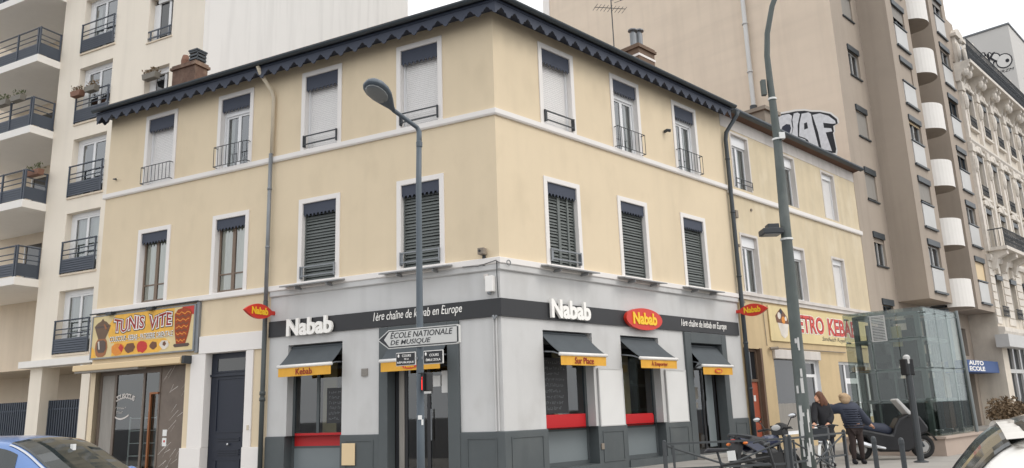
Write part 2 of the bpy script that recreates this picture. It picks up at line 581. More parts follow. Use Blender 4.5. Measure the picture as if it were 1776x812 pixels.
g.f = [tuple(range(n))] + [(i, n + i, n + (i + 1) % n, (i + 1) % n) for i in range(n)]
g.m = [0] * len(g.f)
structure(g.build('pavement', 'pavement'))
k = MB()
for i in range(len(edge) - 1):
    a, b = edge[i], edge[i + 1]
    t = (b - a).normalized(); nn = Vector((-t.y, t.x))
    o = [a - nn * 0.012, b - nn * 0.012, b + nn * 0.2, a + nn * 0.2]
    k.quad(*[(q.x, q.y, PV + 0.004) for q in o])
    k.quad((o[0].x, o[0].y, -0.05), (o[1].x, o[1].y, -0.05), (o[1].x, o[1].y, PV + 0.004), (o[0].x, o[0].y, PV + 0.004))
structure(k.build('kerb', 'kerb'))

# ------------------------------------------------------------------ the ochre corner building
cb = thing('corner_building', 'ochre three storey corner building with navy scalloped eaves and grey snack bar ground floor', 'building', LOC)
L_, R_ = local(FL), local(FR)
LX, RX_ = -13.6, 10.38                       # far ends of the two fronts
ZC, ZE = 4.985, 11.06                        # top of the first cornice, soffit of the eaves
LW = [-11.3, -8.28, -5.18, -2.09]
RW = [2.25, 5.17, 8.2]
WW = 1.12
Z2, H2, Z3, H3 = 4.99, 2.09, 8.54, 2.11
up = lambda xs: [(x - WW / 2, x + WW / 2, Z2, Z2 + H2) for x in xs] + [(x - WW / 2, x + WW / 2, Z3, Z3 + H3) for x in xs]
HL = [(-13.4, -9.72, PV, 3.15), (-8.95, -7.5, PV, 3.38)]
HLG = [(-6.1, -4.38, 0.3, 3.41), (-3.0, -1.37, PV, 3.4)]
HRG = [(1.33, 3.11, 0.3, 3.41), (4.26, 5.94, 0.3, 3.41), (7.46, 9.12, PV, 3.33)]
wl = MB().holed(LX, 0, ZC - .1, ZE, up(LW), 0, L_)
wl.holed(0, RX_, ZC - .1, ZE, up(RW), 0, R_)
wl.holed(LX, -6.73, PV, ZC - .1, HL, 0, L_)
for q in ((LX, 0), ):
    wl.quad(*[tuple(L_ @ Vector(p)) for p in ((LX, 0, PV), (LX, 13, PV), (LX, 13, ZE), (LX, 0, ZE))])
wl.quad(*[tuple(R_ @ Vector(p)) for p in ((RX_, 0, PV), (RX_, 9, PV), (RX_, 9, ZE), (RX_, 0, ZE))])
wl.build('wall', 'ochre', cb)
gw = MB().holed(-6.73, 0, PV, ZC - .1, HLG, 0, L_)
gw.holed(0, RX_, PV, ZC - .1, HRG, 0, R_)
gw.build('shop_wall', 'grey_render', cb)
# near-black sheets painted as room darkness upstairs; brown snack bar room below
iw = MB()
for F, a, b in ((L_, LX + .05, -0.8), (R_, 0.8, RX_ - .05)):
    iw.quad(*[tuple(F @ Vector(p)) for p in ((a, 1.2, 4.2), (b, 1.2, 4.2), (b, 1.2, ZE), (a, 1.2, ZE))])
iw.build('dark_backing', 'dark_void', cb)
rm = MB()
for F, a, b, y in ((L_, -6.6, -0.9, 2.6), (R_, 0.9, RX_ - .1, 2.6)):
    rm.quad(*[tuple(F @ Vector(p)) for p in ((a, y, PV), (b, y, PV), (b, y, 3.5), (a, y, 3.5))])
    rm.quad(*[tuple(F @ Vector(p)) for p in ((a, .3, 3.5), (b, .3, 3.5), (b, y, 3.5), (a, y, 3.5))])
    rm.quad(*[tuple(F @ Vector(p)) for p in ((a, .3, PV + .1), (b, .3, PV + .1), (b, y, PV + .1), (a, y, PV + .1))])
for x in (-6.6, -3.9, -0.9):
    rm.quad(*[tuple(L_ @ Vector(p)) for p in ((x, .32, PV), (x, 2.6, PV), (x, 2.6, 3.5), (x, .32, 3.5))])
for x in (3.7, 6.5, 9.9):
    rm.quad(*[tuple(R_ @ Vector(p)) for p in ((x, .32, PV), (x, 2.6, PV), (x, 2.6, 3.5), (x, .32, 3.5))])
rm.build('snack_bar_room', 'room_brown', cb)

def run2(name, m, prof, a=LX, b=RX_, smooth=False):
    q = MB()
    if a is not None:
        s1 = MB().run(prof, a, 0, 0, -MIT); q.add(s1.v, s1.f, L_)
    if b is not None:
        s2 = MB().run(prof, 0, b, MIT, 0); q.add(s2.v, s2.f, R_)
    return q.build(name, m, cb, smooth=smooth)
run2('ledge', 'trim_white', [(0.05, 8.385), (-0.05, 8.385), (-0.075, 8.42), (-0.075, 8.535), (0.05, 8.54)], LX - .06)
run2('cornice', 'trim_white', [(0.05, 4.83), (-0.07, 4.83), (-0.09, 4.85), (-0.09, 4.97), (-0.03, 4.99), (0.05, 4.99)], LX - .08)
q = MB(); pr = [(0.05, 4.69), (-0.04, 4.69), (-0.06, 4.71), (-0.06, 4.827), (0.05, 4.827)]
s1 = MB().run(pr, -6.73, 0, 0, -MIT); q.add(s1.v, s1.f, L_)
s2 = MB().run(pr, 0, RX_, MIT, 0); q.add(s2.v, s2.f, R_)
q.build('shop_cornice', 'grey_render', cb)
q = MB(); pr = [(0.02, 3.65), (-0.05, 3.65), (-0.05, 4.05), (0.02, 4.05)]
s1 = MB().run(pr, -6.73, 0, 0, -MIT); q.add(s1.v, s1.f, L_)
s2 = MB().run(pr, 0, 10.25, MIT, 0); q.add(s2.v, s2.f, R_)
q.build('fascia_band', 'band_black', cb)
# plinth with panel mouldings
def plinth(F, a, b, ma=0, mb=0):
    q = MB()
    s1 = MB().run([(0.02, PV), (-0.05, PV), (-0.05, 1.15), (-0.03, 1.17), (0.02, 1.17)], a, b, ma, mb)
    q.add(s1.v, s1.f, F)
    if b - a > .7:
        x0, x1, z0, z1 = a + .16, b - .16, .32, 1.05
        for c in ((x0, x1, z0, z0 + .03), (x0, x1, z1 - .03, z1), (x0, x0 + .03, z0 + .03, z1 - .03), (x1 - .03, x1, z0 + .03, z1 - .03)):
            q.box(c[0], c[1], -0.066, -0.049, c[2], c[3], F)
    q.build('plinth', 'plinth_grey', cb)
for a, b in ((-6.73, -6.1), (-4.38, -3.25)): plinth(L_, a, b)
plinth(L_, -1.07, 0, 0, -MIT); plinth(R_, 0, 1.33, MIT, 0)
for a, b in ((3.11, 4.26), (5.94, 7.16), (9.39, 10.34)): plinth(R_, a, b)
for F, a, b, c, e, zt in ((L_, -3.25, -3.0, -1.37, -1.07, 3.4), (R_, 7.16, 7.46, 9.12, 9.39, 3.33)):
    q = MB(); q.box(a, b, -.07, .25, PV, 3.63, F); q.box(c, e, -.07, .25, PV, 3.63, F); q.box(b, c, -.07, .25, zt, 3.63, F)
    q.box(a - .04, e + .04, -.03, .0, PV, PV + .12, F)
    q.build('door_surround', 'plinth_grey', cb, bevel=.012)
# eaves: soffit, scalloped board, fascia, gutter, roof
run2('soffit', 'slate_navy', [(0.3, 11.06), (-0.44, 11.02), (-0.44, 11.05), (0.3, 11.12)], LX - .15, RX_ + .1)
def scallop(a, b, flip):
    pitch = .45; n = round((b - a) / pitch); pitch = (b - a) / n
    pts = []
    for i in range(n):
        x = a + i * pitch
        for u, z in ((0, 0.0), (.12, .025), (.2, .10), (.3, .105), (.36, .155), (.5, .205), (.64, .155), (.7, .105), (.8, .10), (.88, .025)):
            pts.append((x + u * pitch, 10.73 + z))
    pts.append((b, 10.73))
    return [(a, 11.04), *pts, (b, 11.04)]
q = MB()
E_ = .44
q.prism(scallop(LX - .12, E_ * MIT, 0), -E_, -E_ + .025, L_)
q.prism(scallop(-E_ * MIT, RX_ + .02, 0), -E_, -E_ + .025, R_)
q.prism([(-.0, 11.04), (-.0, 10.86), (.1, 10.78), (.2, 10.86), (.3, 10.80), (.42, 10.95), (.44, 11.04)], 0, .025, L_ @ T((LX - .12, -.44, 0)) @ RZ(90))
q.build('scalloped_board', 'slate_navy', cb)
run2('eaves_fascia', 'slate_navy', [(-.40, 11.03), (-.455, 11.03), (-.455, 11.10), (-.40, 11.14)], LX - .15, RX_ + .1)
pr = [(-.46 - .085 + .085 * math.cos(a), 11.16 + .085 * math.sin(a)) for a in [math.pi + i * math.pi / 8 for i in range(9)]] + \
     [(-.47, 11.15), (-.62, 11.15)]
jm = MB()
s1 = MB().run(pr, LX - .18, 0, 0, -MIT); jm.add(s1.v, s1.f, L_)
s2 = MB().run(pr, 0, RX_ + .12, MIT, 0); jm.add(s2.v, s2.f, R_)
jm.build('gutter', 'gutter_dark', cb)
rf = run2('roof', 'roof_tile', [(-.56, 11.17), (-.56, 11.21), (3.2, 12.36), (6.4, 11.2), (6.4, 11.1)], LX - .1, RX_ + .05)
# chimney stacks (parts of the roof)
def stack(F, x, y, w, dp, z0, z1, m):
    s = MB()
    M = F @ T((x, y, 0))
    s.box(-w / 2, w / 2, -dp / 2, dp / 2, z0, z1 - .16, M)
    s.box(-w / 2 - .06, w / 2 + .06, -dp / 2 - .06, dp / 2 + .06, z1 - .16, z1 - .07, M)
    s.box(-w / 2 - .02, w / 2 + .02, -dp / 2 - .02, dp / 2 + .02, z1 - .07, z1, M)
    return s.build('chimney', m, rf), M
ch, M = stack(L_, -12.0, 1.5, 1.05, .5, 11.3, 13.05, 'brick')
s = MB().lathe([(.13, 13.1), (.14, 13.3), (.11, 13.42), (.09, 13.48)], 10, M @ T((-.25, 0, 0)))
s.lathe([(.1, 13.1), (.1, 13.22)], 10, M @ T((.0, 0, 0)))
s.build('chimney_pot', 'terracotta', ch)
s = MB()
for i in range(3): s.box(.14, .5, -.2, .2, 13.14 + i * .12, 13.2 + i * .12, M)
for a in (.16, .47):
    for b in (-.18, .15): s.box(a, a + .03, b, b + .03, 13.1, 13.5, M)
s.box(.12, .52, -.22, .22, 13.44, 13.49, M)
s.build('chimney_cowl', 'gutter_dark', ch)
ch, M = stack(R_, 8.75, 2.0, .9, .9, 11.5, 13.5, 'brown_frame')
s = MB(); s.box(-.47, .47, -.47, .47, 13.05, 13.13, M); s.build('string_course', 'trim_white', ch)
s = MB()
for x, r, h in ((-.08, .11, .62), (.28, .12, .72)):
    s.lathe([(r, 13.5), (r, 13.5 + h), (r * .6, 13.5 + h + .02), (r * .6, 13.5 + h + .08), (r * 1.5, 13.5 + h + .09), (r * 1.5, 13.5 + h + .13), (r * .5, 13.5 + h + .17)], 12, M @ T((x, 0, 0)))
s.build('flue_pipe', 'zinc', ch)

# ---- windows of the upper floors
def lambrequin(w, h, z, seed):
    n = 9; pts = [(-w / 2, z)]
    for i in range(n):
        x = -w / 2 + i * w / n; p = w / n
        pts += [(x, z - h + .03), (x + p * .15, z - h + .05), (x + p * .3, z - h), (x + p * .45, z - h - .03), (x + p * .6, z - h), (x + p * .8, z - h + .05)]
    pts += [(w / 2, z - h + .03), (w / 2, z)]
    return MB().prism(pts, .015, .03)
def sashes(win, w, z0, z1, y, m, leafs=2, transom=None, curtain='curtain', amt=.5, back=.1):
    fr = MB()
    lw = w / leafs
    for i in range(leafs):
        a = -w / 2 + i * lw; b = a + lw; t = .055
        fr.box(a, a + t, y - .02, y + .03, z0, z1); fr.box(b - t, b, y - .02, y + .03, z0, z1)
        fr.box(a + t, b - t, y - .02, y + .03, z0, z0 + .08); fr.box(a + t, b - t, y - .02, y + .03, z1 - t, z1)
        if transom: fr.box(a + t, b - t, y - .016, y + .026, transom, transom + .035)
    s = fr.build('sash', m, win)
    MB().quad((-w / 2 + .02, y + .005, z0 + .02), (w / 2 - .02, y + .005, z0 + .02), (w / 2 - .02, y + .005, z1 - .02), (-w / 2 + .02, y + .005, z1 - .02)).build('pane', 'glass_window', win)
    if curtain:
        c = MB(); n = 28
        for i in range(n):
            u0, u1 = i / n, (i + 1) / n
            if amt < 1 and abs((u0 + u1) / 2 - .5) < (1 - amt) / 2: continue
            x0, x1 = -w / 2 + u0 * w, -w / 2 + u1 * w
            ya, yb = y + back + back * .25 * math.sin(i * 1.9), y + back + back * .25 * math.sin((i + 1) * 1.9)
            c.quad((x0, ya, z0 + .02), (x1, yb, z0 + .02), (x1, yb, z1), (x0, ya, z1))
        c.build('curtain', curtain, win)
def roller(win, w, z0, z1, y, m, slat=.052):
    s = MB(); n = round((z1 - z0) / slat); h = (z1 - z0) / n
    for i in range(n):
        a = z0 + i * h
        s.quad((-w / 2, y, a), (w / 2, y, a), (w / 2, y - .005, a + h * .5), (-w / 2, y - .005, a + h * .5))
        s.quad((-w / 2, y - .005, a + h * .5), (w / 2, y - .005, a + h * .5), (w / 2, y, a + h * .93), (-w / 2, y, a + h * .93))
        s.quad((-w / 2, y, a + h * .93), (w / 2, y, a + h * .93), (w / 2, y + .004, a + h), (-w / 2, y + .004, a + h))
    s.build('roller_shutter', m, win)
    for a in (-w / 2, w / 2 - .045): MB().box(a, a + .045, y - .05, y + .02, z0, z1).build('shutter_guide', 'pvc_white', win)
def louvers(win, w, z0, z1, y, leaf=False):
    s = MB(); pitch = .078; n = int((z1 - z0) / pitch)
    spans = [(-w / 2 + .03, w / 2 - .03)] if not leaf else [(-w / 2 + .02, -.09), (.0, w / 2 - .28), (w / 2 - .22, w / 2 - .02)]
    for i in range(n):
        z = z0 + .02 + i * pitch
        for a, b in spans:
            dz = .007 * math.sin(i * 2.3 + w * 40 + len(bpy.data.objects) * .7)
            s.quad((a, y - .032, z + dz), (b, y - .032, z + dz), (b, y + .012, z + .069 + dz), (a, y + .012, z + .069 + dz))
            s.quad((a, y - .032, z - .010 + dz), (b, y - .032, z - .010 + dz), (b, y - .032, z + dz), (a, y - .032, z + dz))
    if leaf:
        for a, b in ((-.09, 0), (w / 2 - .28, w / 2 - .22)): s.box(a, b, y - .05, y + .01, z0, z1)
    s.box(-w / 2, -w / 2 + .03, y - .05, y + .01, z0, z1); s.box(w / 2 - .03, w / 2, y - .05, y + .01, z0, z1)
    s.build('louvre_shutter', 'louver_green', win)
    MB().quad((-w / 2, y + .06, z0), (w / 2, y + .06, z0), (w / 2, y + .06, z1), (-w / 2, y + .06, z1)).build('pane', 'pane_dark', win)
def rail_two(win, w, m='iron'):
    s = MB()
    for z in (.13, .36): s.box(-w / 2 - .0, w / 2 + .0, -.075, -.05, z, z + .03)
    for x in (-w / 2 - .0, w / 2 - .03): s.box(x, x + .03, -.08, .02, .08, .40)
    s.box(-w / 2, -w / 2 + .09, -.06, -.045, .1, .38)
    s.build('railing', m, win)
def rail_bars(win, w, h=.62, out=.16):
    s = MB()
    n = 8
    for z in (.05, h): s.tube([(-w / 2, .0, z), (-w / 2, -out, z), (w / 2, -out, z), (w / 2, 0, z)], .013, 6)
    for i in range(n + 1):
        x = -w / 2 + i * w / n
        s.tube([(x, -out, .05), (x, -out, h)], .009, 6)
    s.build('railing', 'iron', win)
def window(F, x, z, h, style, bottom):
    tr = MB(); t = .115; w = WW
    for a, b in ((-w / 2 - t, -w / 2), (w / 2, w / 2 + t)): tr.box(a, b, -.03, .01, bottom, h)
    tr.box(-w / 2 - t, w / 2 + t, -.03, .01, h, h + t)
    for a, b in ((-w / 2, -w / 2 + .012), (w / 2 - .012, w / 2)): tr.box(a, b, -.026, .28, 0, h)
    tr.box(-w / 2 + .012, w / 2 - .012, -.026, .28, h - .012, h)
    tr.box(-w / 2 + .012, w / 2 - .012, -.05, .28, -.03, .012)
    win = tr.build('window', 'trim_white', cb, F @ T((x, 0, z)))
    iw_ = w - .03
    lb = lambrequin(iw_, (.40 if z > 8 else .31) + .012 * math.sin(x * 7), h - .014, 0)
    lb.build('lambrequin', 'slate_navy', win)
    if style == 'roller': roller(win, iw_, .015, h - .05, .17, 'shutter_white'); rail_two(win, w)
    if style == 'roller_bars': roller(win, iw_, .10, h - .05, .17, 'shutter_white'); rail_bars(win, w + .1, .55, .14); MB().box(-iw_/2, iw_/2, .16, .2, .012, .1).build('pane', 'pane_dark', win)
    if style == 'sash':
        MB().box(-iw_ / 2, iw_ / 2, .12, .24, h - .52, h - .02).box(-iw_ / 2, -iw_ / 2 + .06, .12, .22, .012, h - .52).box(iw_ / 2 - .06, iw_ / 2, .12, .22, .012, h - .52).build('shutter_casing', 'pvc_white', win)
        sashes(win, iw_ - .12, .02, h - .52, .18, 'pvc_white', amt=.45); rail_bars(win, w + .12)
    if style == 'wood': sashes(win, iw_, .02, h - .05, .16, 'wood_brown', transom=.52, curtain='old_net', amt=1.0, back=.035)
    if style == 'louver': louvers(win, iw_, .03, h - .1, .14); rail_two(win, w, 'zinc')
    if style == 'louver_plain': louvers(win, iw_, .03, h - .1, .14)
    if style == 'louver_leaf': louvers(win, iw_, .03, h - .1, .14, True); rail_two(win, w, 'zinc')
    if style.startswith('louver'):
        MB().run([(-.02, -.08), (-.34, -.13), (-.34, -.10), (-.02, -.045)], -.98, .92).build('sill', 'sill_grey', win)
        for xx in (-.5, .5): MB().box(xx - .015, xx + .015, -.3, -.03, -.2, -.125).build('sill_bracket', 'sill_grey', win)
    return win
b2, b3 = 0.0, 0.0
for x, s in zip(LW, ('wood', 'wood', 'louver', 'louver')): window(L_, x, Z2, H2, s, b2)
for x, s in zip(LW, ('roller_bars', 'sash', 'roller', 'roller')): window(L_, x, Z3, H3, s, b3)
for x, s in zip(RW, ('louver_leaf', 'louver_plain', 'louver_plain')): window(R_, x, Z2, H2, s, b2)
for x, s in zip(RW, ('roller', 'sash', 'sash')): window(R_, x, Z3, H3, s, b3)

# ---- ground floor: shop windows and doors (parts of the corner building)
def shop_window(F, a, b, z0, zr0, zr1, zt, y, rounded=False, mull=None, tidy='frosted'):
    fr = MB(); t = .07
    fr.mi = 0
    fr.box(a, a + t, y - .03, y + .04, z0, zt); fr.box(b - t, b, y - .03, y + .04, z0, zt)
    fr.box(a + t, b - t, y - .03, y + .04, zt - .3, zt); fr.box(a + t, b - t, y - .03, y + .04, z0, z0 + .09)
    fr.box(a + t, b - t, y - .02, y + .03, zr0 - .05, zr0)
    if mull: fr.box(mull - .04, mull + .04, y - .02, y + .03, zr1, zt - .3)
    w = fr.build('shop_window', 'plinth_grey', cb, F)
    rv = MB(); rv.reveal(a + .001, b - .001, 1.17, zt - .001, -.001, y + .03)
    rv.mi = 1; rv.reveal(a + .001, b - .001, z0 + .001, 1.17, -.049, y + .03)
    rv.box(a, b, -.09, y, z0 - .18, z0 - .002)
    rv.build('reveal', ['grey_render', 'plinth_grey'], w)
    MB().quad((a + t, y, zr0), (b - t, y, zr0), (b - t, y, zt - .3), (a + t, y, zt - .3)).build('pane', 'glass_clear', w)
    rb = MB()
    if rounded:
        rr = .07; x0, x1 = a + t + .03, b - t - .03; pts = []
        for cx, cz, a0 in ((x1 - rr, zr1 - rr, 0), (x0 + rr, zr1 - rr, 90), (x0 + rr, zr0 + rr, 180), (x1 - rr, zr0 + rr, 270)):
            for i in range(5): pts.append((cx + rr * math.cos(R(a0 + i * 22.5)), cz + rr * math.sin(R(a0 + i * 22.5))))
        rb.prism(pts, y - .008, y - .004)
    else: rb.box(a + t + .004, b - t - .004, y - .008, y - .004, zr0, zr1)
    rb.build('red_band', 'red_film', w)
    MB().box(a + t, b - t, y - .012, y + .02, z0 + .09, zr0 - .05).build('lower_panel', 'frosted', w)
    return w
k1 = shop_window(L_, -6.1, -4.38, .3, .92, 1.23, 3.41, .25, mull=-5.3)
k2 = shop_window(R_, 1.33, 3.11, .3, 1.14, 1.475, 3.41, .28)
k3 = shop_window(R_, 4.26, 5.94, .3, 1.12, 1.42, 3.41, .26, rounded=True)
def scribble(x0, x1, z0, z1, y, rows, seed, M=I4):
    rnd = random.Random(seed); s = MB()
    for i in range(rows):
        z = z1 - (i + .5) * (z1 - z0) / rows; h = (z1 - z0) / rows * .55
        a = x0 + rnd.random() * .2 * (x1 - x0); b = x1 - rnd.random() * .3 * (x1 - x0); x = a
        while x < b:
            L = .02 + rnd.random() * .03
            dz = (rnd.random() - .5) * h
            s.box(x, x + .009, y - .003, y, z - h / 2 + rnd.random() * h * .3, z + h / 2 - rnd.random() * h * .3)
            s.box(x, x + L, y - .003, y, z + dz, z + dz + .011)
            x += L + .012 + (0.03 if rnd.random() < .2 else 0)
    return s
def menu(x0, x1, z0, z1, y, rows, seed, par):
    s = scribble(x0, x1, z0, z1, y, rows, seed); s.mi = 1
    s.quad((x0 - .05, y + .002, z0 - .05), (x1 + .08, y + .002, z0 - .05), (x1 + .08, y + .002, z1 + .05), (x0 - .05, y + .002, z1 + .05))
    s.build('chalk_menu', ['chalk', 'band_black'], par)
menu(-4.98, -4.56, 1.5, 2.25, .24, 6, 3, k1)
MB().box(-5.95, -5.5, 1.2, 1.24, .4, 3.0).build('back_curtain', 'amber_curtain', k1)
menu(1.5, 2.35, 1.55, 2.75, .272, 9, 5, k2)
MB().box(2.72, 3.02, 1.0, 1.03, .5, 3.0).build('back_curtain', 'amber_curtain', k2)
MB().box(5.5, 5.86, 1.0, 1.03, .5, 3.0).build('back_curtain', 'amber_curtain', k3)
MB().box(4.45, 4.95, .9, .93, 2.3, 2.7).build('menu_board', 'print_orange', k3)
# snack bar doors
def snack_door(F, a, b, zt, y, kind):
    s = MB()
    s.box(a, a + .34, y - .02, y + .05, PV + .1, zt); s.box(b - .12, b, y - .02, y + .05, PV + .1, zt)
    s.box(a + .34, b - .12, y - .02, y + .05, zt - .75, zt - .69)
    s.box(a + .34, b - .12, y - .02, y + .05, PV + .1, PV + .22)
    m = (a + .34 + b - .12) / 2
    s.box(m - .045, m + .045, y - .02, y + .05, PV + .22, zt - .75)
    d = s.build('door', 'band_black', cb, F)
    MB().quad((a + .34, y, PV + .2), (b - .12, y, PV + .2), (b - .12, y, zt), (a + .34, y, zt)).build('pane', 'glass_clear', d)
    MB().box(a + .12, a + .26, y - .045, y - .021, PV + .15, zt - .5).build('side_panel', 'blind_grey', d)
    MB().tube([(m + .09, y - .06, 1.0), (m + .09, y - .06, 1.7)], .016, 8).build('handle', 'zinc', d)
    return d
d1 = snack_door(L_, -3.0, -1.37, 3.4, .28, 0)
MB().box(-2.35, -2.0, .255, .262, 2.05, 2.5).box(-1.72, -1.45, .255, .262, 2.05, 2.55).box(-1.95, -1.75, .255, .262, 2.2, 2.45).build('poster', 'poster_board', d1)
MB().box(-2.0, -1.55, 1.3, 1.35, .3, 2.1).build('back_door', 'room_brown', d1)
d2 = snack_door(R_, 7.46, 9.12, 3.33, .3, 1)
MB().box(7.84, 8.12, .26, .268, 1.75, 2.1).box(7.88, 8.06, .26, .268, 1.5, 1.66).build('poster', 'pot_grey', d2)
MB().box(8.55, 8.93, .262, .272, .4, 3.0).build('frosted_strip', 'frosted', d2)
for F, a, b in ((L_, -3.1, -1.25), (R_, 7.3, 9.3)):
    MB().box(a, b, -.32, .3, PV, PV + .1).build('doorstep', 'kerb', cb, F, bevel=.01)
# entrance door of the flats
q = MB()
q.box(-8.95, -7.5, .2, .26, PV + .04, 3.38)
dr = q.build('entrance_door', 'door_navy', cb, L_)
s = MB(); y = .2
def rectm(x0, x1, z0, z1, t=.03, d=.02):
    s.box(x0, x1, y - d, y, z0, z0 + t); s.box(x0, x1, y - d, y, z1 - t, z1)
    s.box(x0, x0 + t, y - d, y, z0 + t, z1 - t); s.box(x1 - t, x1, y - d, y, z0 + t, z1 - t)
rectm(-8.75, -7.7, 2.86, 3.26); rectm(-8.72, -7.73, 1.3, 2.72, .04); rectm(-8.66, -7.8, .35, .62)
for z in (.72, .78, .84, 1.08, 1.14): s.box(-8.62, -7.83, y - .025, y, z, z + .03)
s.box(-8.95, -7.5, y - .05, y, 2.76, 2.82)
s.build('moulding', 'door_navy', dr)
MB().ball((-8.2, .15, 1.0), .035).tube([(-8.2, .15, 1.0), (-8.2, .21, 1.0)], .012).build('handle', 'chrome', dr)
MB().quad((-8.72, .197, 2.9), (-7.73, .197, 2.9), (-7.73, .197, 3.23), (-8.72, .197, 3.23)).build('fanlight', 'pane_dark', dr)
q = MB()
q.box(-9.5, -8.95, -.04, .2, .93, 3.38); q.box(-7.5, -7.24, -.04, .2, .93, 3.38)
q.box(-9.2, -6.9, -.06, .2, 3.381, 3.85)
q.box(-9.72, -8.95, -.07, .2, PV, .929); q.box(-7.5, -6.86, -.07, .2, PV, .929)
q.build('door_case', 'trim_white', cb, L_, bevel=.01)
MB().box(-7.36, -7.3, -.06, -.04, 1.35, 1.47).build('door_bell', 'pipe_beige', cb, L_)

# the left-hand couscous shop, closed
q = MB(); y = .18
for x0, x1 in ((-13.4, -13.3), (-12.75, -12.66), (-11.55, -11.48), (-10.9, -10.84), (-9.80, -9.72)): q.box(x0, x1, y - .03, y + .04, PV, 3.15)
for x0, x1, z in ((-13.3, -12.75, 3.0), (-12.66, -11.55, 3.0), (-11.48, -10.9, 3.0)): q.box(x0, x1, y - .03, y + .04, z, 3.15)
q.box(-12.66, -11.55, y - .03, y + .04, PV, .45)
cw = q.build('shop_front', 'marble_brown', cb, L_)
MB().quad((-13.3, y, PV), (-12.75, y, PV), (-12.75, y, 3.0), (-13.3, y, 3.0)).build('grey_panel', 'blind_grey', cw)
MB().quad((-12.66, y, .45), (-10.84, y, .45), (-10.84, y, 3.15), (-12.66, y, 3.15)).build('pane', 'glass_clear', cw)
mb_ = MB(); mb_.quad((-10.84, y - .01, PV), (-9.8, y - .01, PV), (-9.8, y - .01, 3.15), (-10.84, y - .01, 3.15))
mb_.build('marble_panel', 'marble_brown', cw)
rnd = random.Random(11); v = MB()
for i in range(26):
    x = -10.8 + rnd.random() * .8; z = .2 + rnd.random() * 2.6; L = .15 + rnd.random() * .3; a = R(20 + rnd.random() * 40)
    x2 = min(x + L * math.cos(a), -9.82); z2 = z + L * math.sin(a); w_ = .008 + rnd.random() * .014
    v.quad((x, y - .014, z), (x2, y - .014, z2), (x2, y - .014, z2 + w_), (x, y - .014, z + w_ * .4))
v.build('marble_vein', 'old_white', cw)
MB().box(-11.2, -11.14, .1, .16, .3, 2.45).box(-11.14, -10.86, .1, .16, 2.4, 2.45).build('door_frame', 'copper', cw)
q = MB()
q.quad((-13.35, 1.6, PV), (-9.75, 1.6, PV), (-9.75, 1.6, 3.3), (-13.35, 1.6, 3.3))
q.quad((-13.35, .2, 3.3), (-9.75, .2, 3.3), (-9.75, 1.6, 3.3), (-13.35, 1.6, 3.3))
for x in (-13.36, -9.74): q.quad((x, .2, PV), (x, 1.6, PV), (x, 1.6, 3.3), (x, .2, 3.3))
q.quad((-13.35, .2, PV + .01), (-9.75, .2, PV + .01), (-9.75, 1.6, PV + .01), (-13.35, 1.6, PV + .01))
q.build('couscous_room', 'room_grey', cb, L_)
q = MB()
for z in (.7, 1.05, 1.4, 1.75): q.box(-12.45, -11.3, .5, .95, z, z + .02)
for x in (-12.45, -11.86, -11.32):
    for yy in (.5, .92): q.box(x, x + .03, yy, yy + .03, .2, 1.8)
q.build('display_shelf', 'fridge_white', cw)
MB().box(-10.82, -10.45, .6, 1.1, .2, 1.9).build('fridge', 'black_plastic', cw)
q = MB()
def arc_text(body, x, z, rad, size, a0, a1):
    n = len(body)
    for i, chh in enumerate(body):
        a = a0 + (a1 - a0) * i / (n - 1)
        vs, fs = text(chh, size, .006, .003)
        q.add(vs, fs, T((x + rad * math.sin(R(a)), y - .008, z + rad * math.cos(R(a)))) @ RY(a))
arc_text('COUSCOUS', -12.28, 1.55, .78, .19, -25, 25)
q.build('window_lettering', 'old_white', cw)
for zz in (1.93, 2.06): scribble(-12.66, -12.2, zz - .06, zz + .06, y - .006, 1, int(zz * 100)).build('small_lettering', 'old_white', cw)
q = MB()
pts = [(-12.75 + .66 * i / 12, 1.83 - .1 * math.sin(math.pi * i / 12)) for i in range(13)]
for i in range(12): q.quad((pts[i][0], y - .008, pts[i][1]), (pts[i + 1][0], y - .008, pts[i + 1][1]), (pts[i + 1][0], y - .008, pts[i + 1][1] + .045), (pts[i][0], y - .008, pts[i][1] + .045))
q.build('lettering_flourish', 'old_white', cw)
MB().box(-10.66, -10.5, .165, .172, 1.25, 1.42).box(-10.66, -10.5, .165, .172, .98, 1.2).build('door_sticker', 'plate_white', cw)
MB().ball((-10.58, .163, 1.11), (.035, .002, .035)).build('sticker_dot', 'lamp_red', cw)

# ---- rain pipes, vents and boxes on the fronts
q = MB()
q.tube([(-7.02, -.5, 11.08), (-7.0, -.42, 10.9), (-6.85, -.12, 10.45), (-6.8, -.08, 10.25), (-6.8, -.08, 8.6)], .055, 10)
q.build('rain_pipe', 'pipe_beige', cb, L_, smooth=True)
q = MB(); q.tube([(-6.8, -.12, 8.62), (-6.8, -.12, 4.6)], .052, 10)
for z in (7.6, 6.0): q.tube([(-6.8, -.12, z), (-6.8, -.12, z + .06)], .062, 10)
q.build('rain_pipe', 'zinc', cb, L_, smooth=True)
q = MB(); q.tube([(-6.8, -.12, 4.6), (-6.8, -.12, PV)], .06, 10)
for z in (2.2, 2.05, 4.3): q.tube([(-6.8, -.12, z), (-6.8, -.12, z + .09)], .075, 10)
q.build('rain_pipe', 'pipe_green', cb, L_, smooth=True)
q = MB(); q.tube([(10.75, -.5, 11.05), (10.72, -.45, 10.9), (10.5, -.14, 10.35), (10.46, -.12, 10.1), (10.46, -.12, 4.9), (10.46, -.12, PV)], .068, 10)
for z in (9.4, 7.6, 5.5, 3.4, 2.0): q.tube([(10.46, -.12, z), (10.46, -.12, z + .06)], .08, 10)
q.build('rain_pipe', 'gutter_dark', cb, R_, smooth=True)
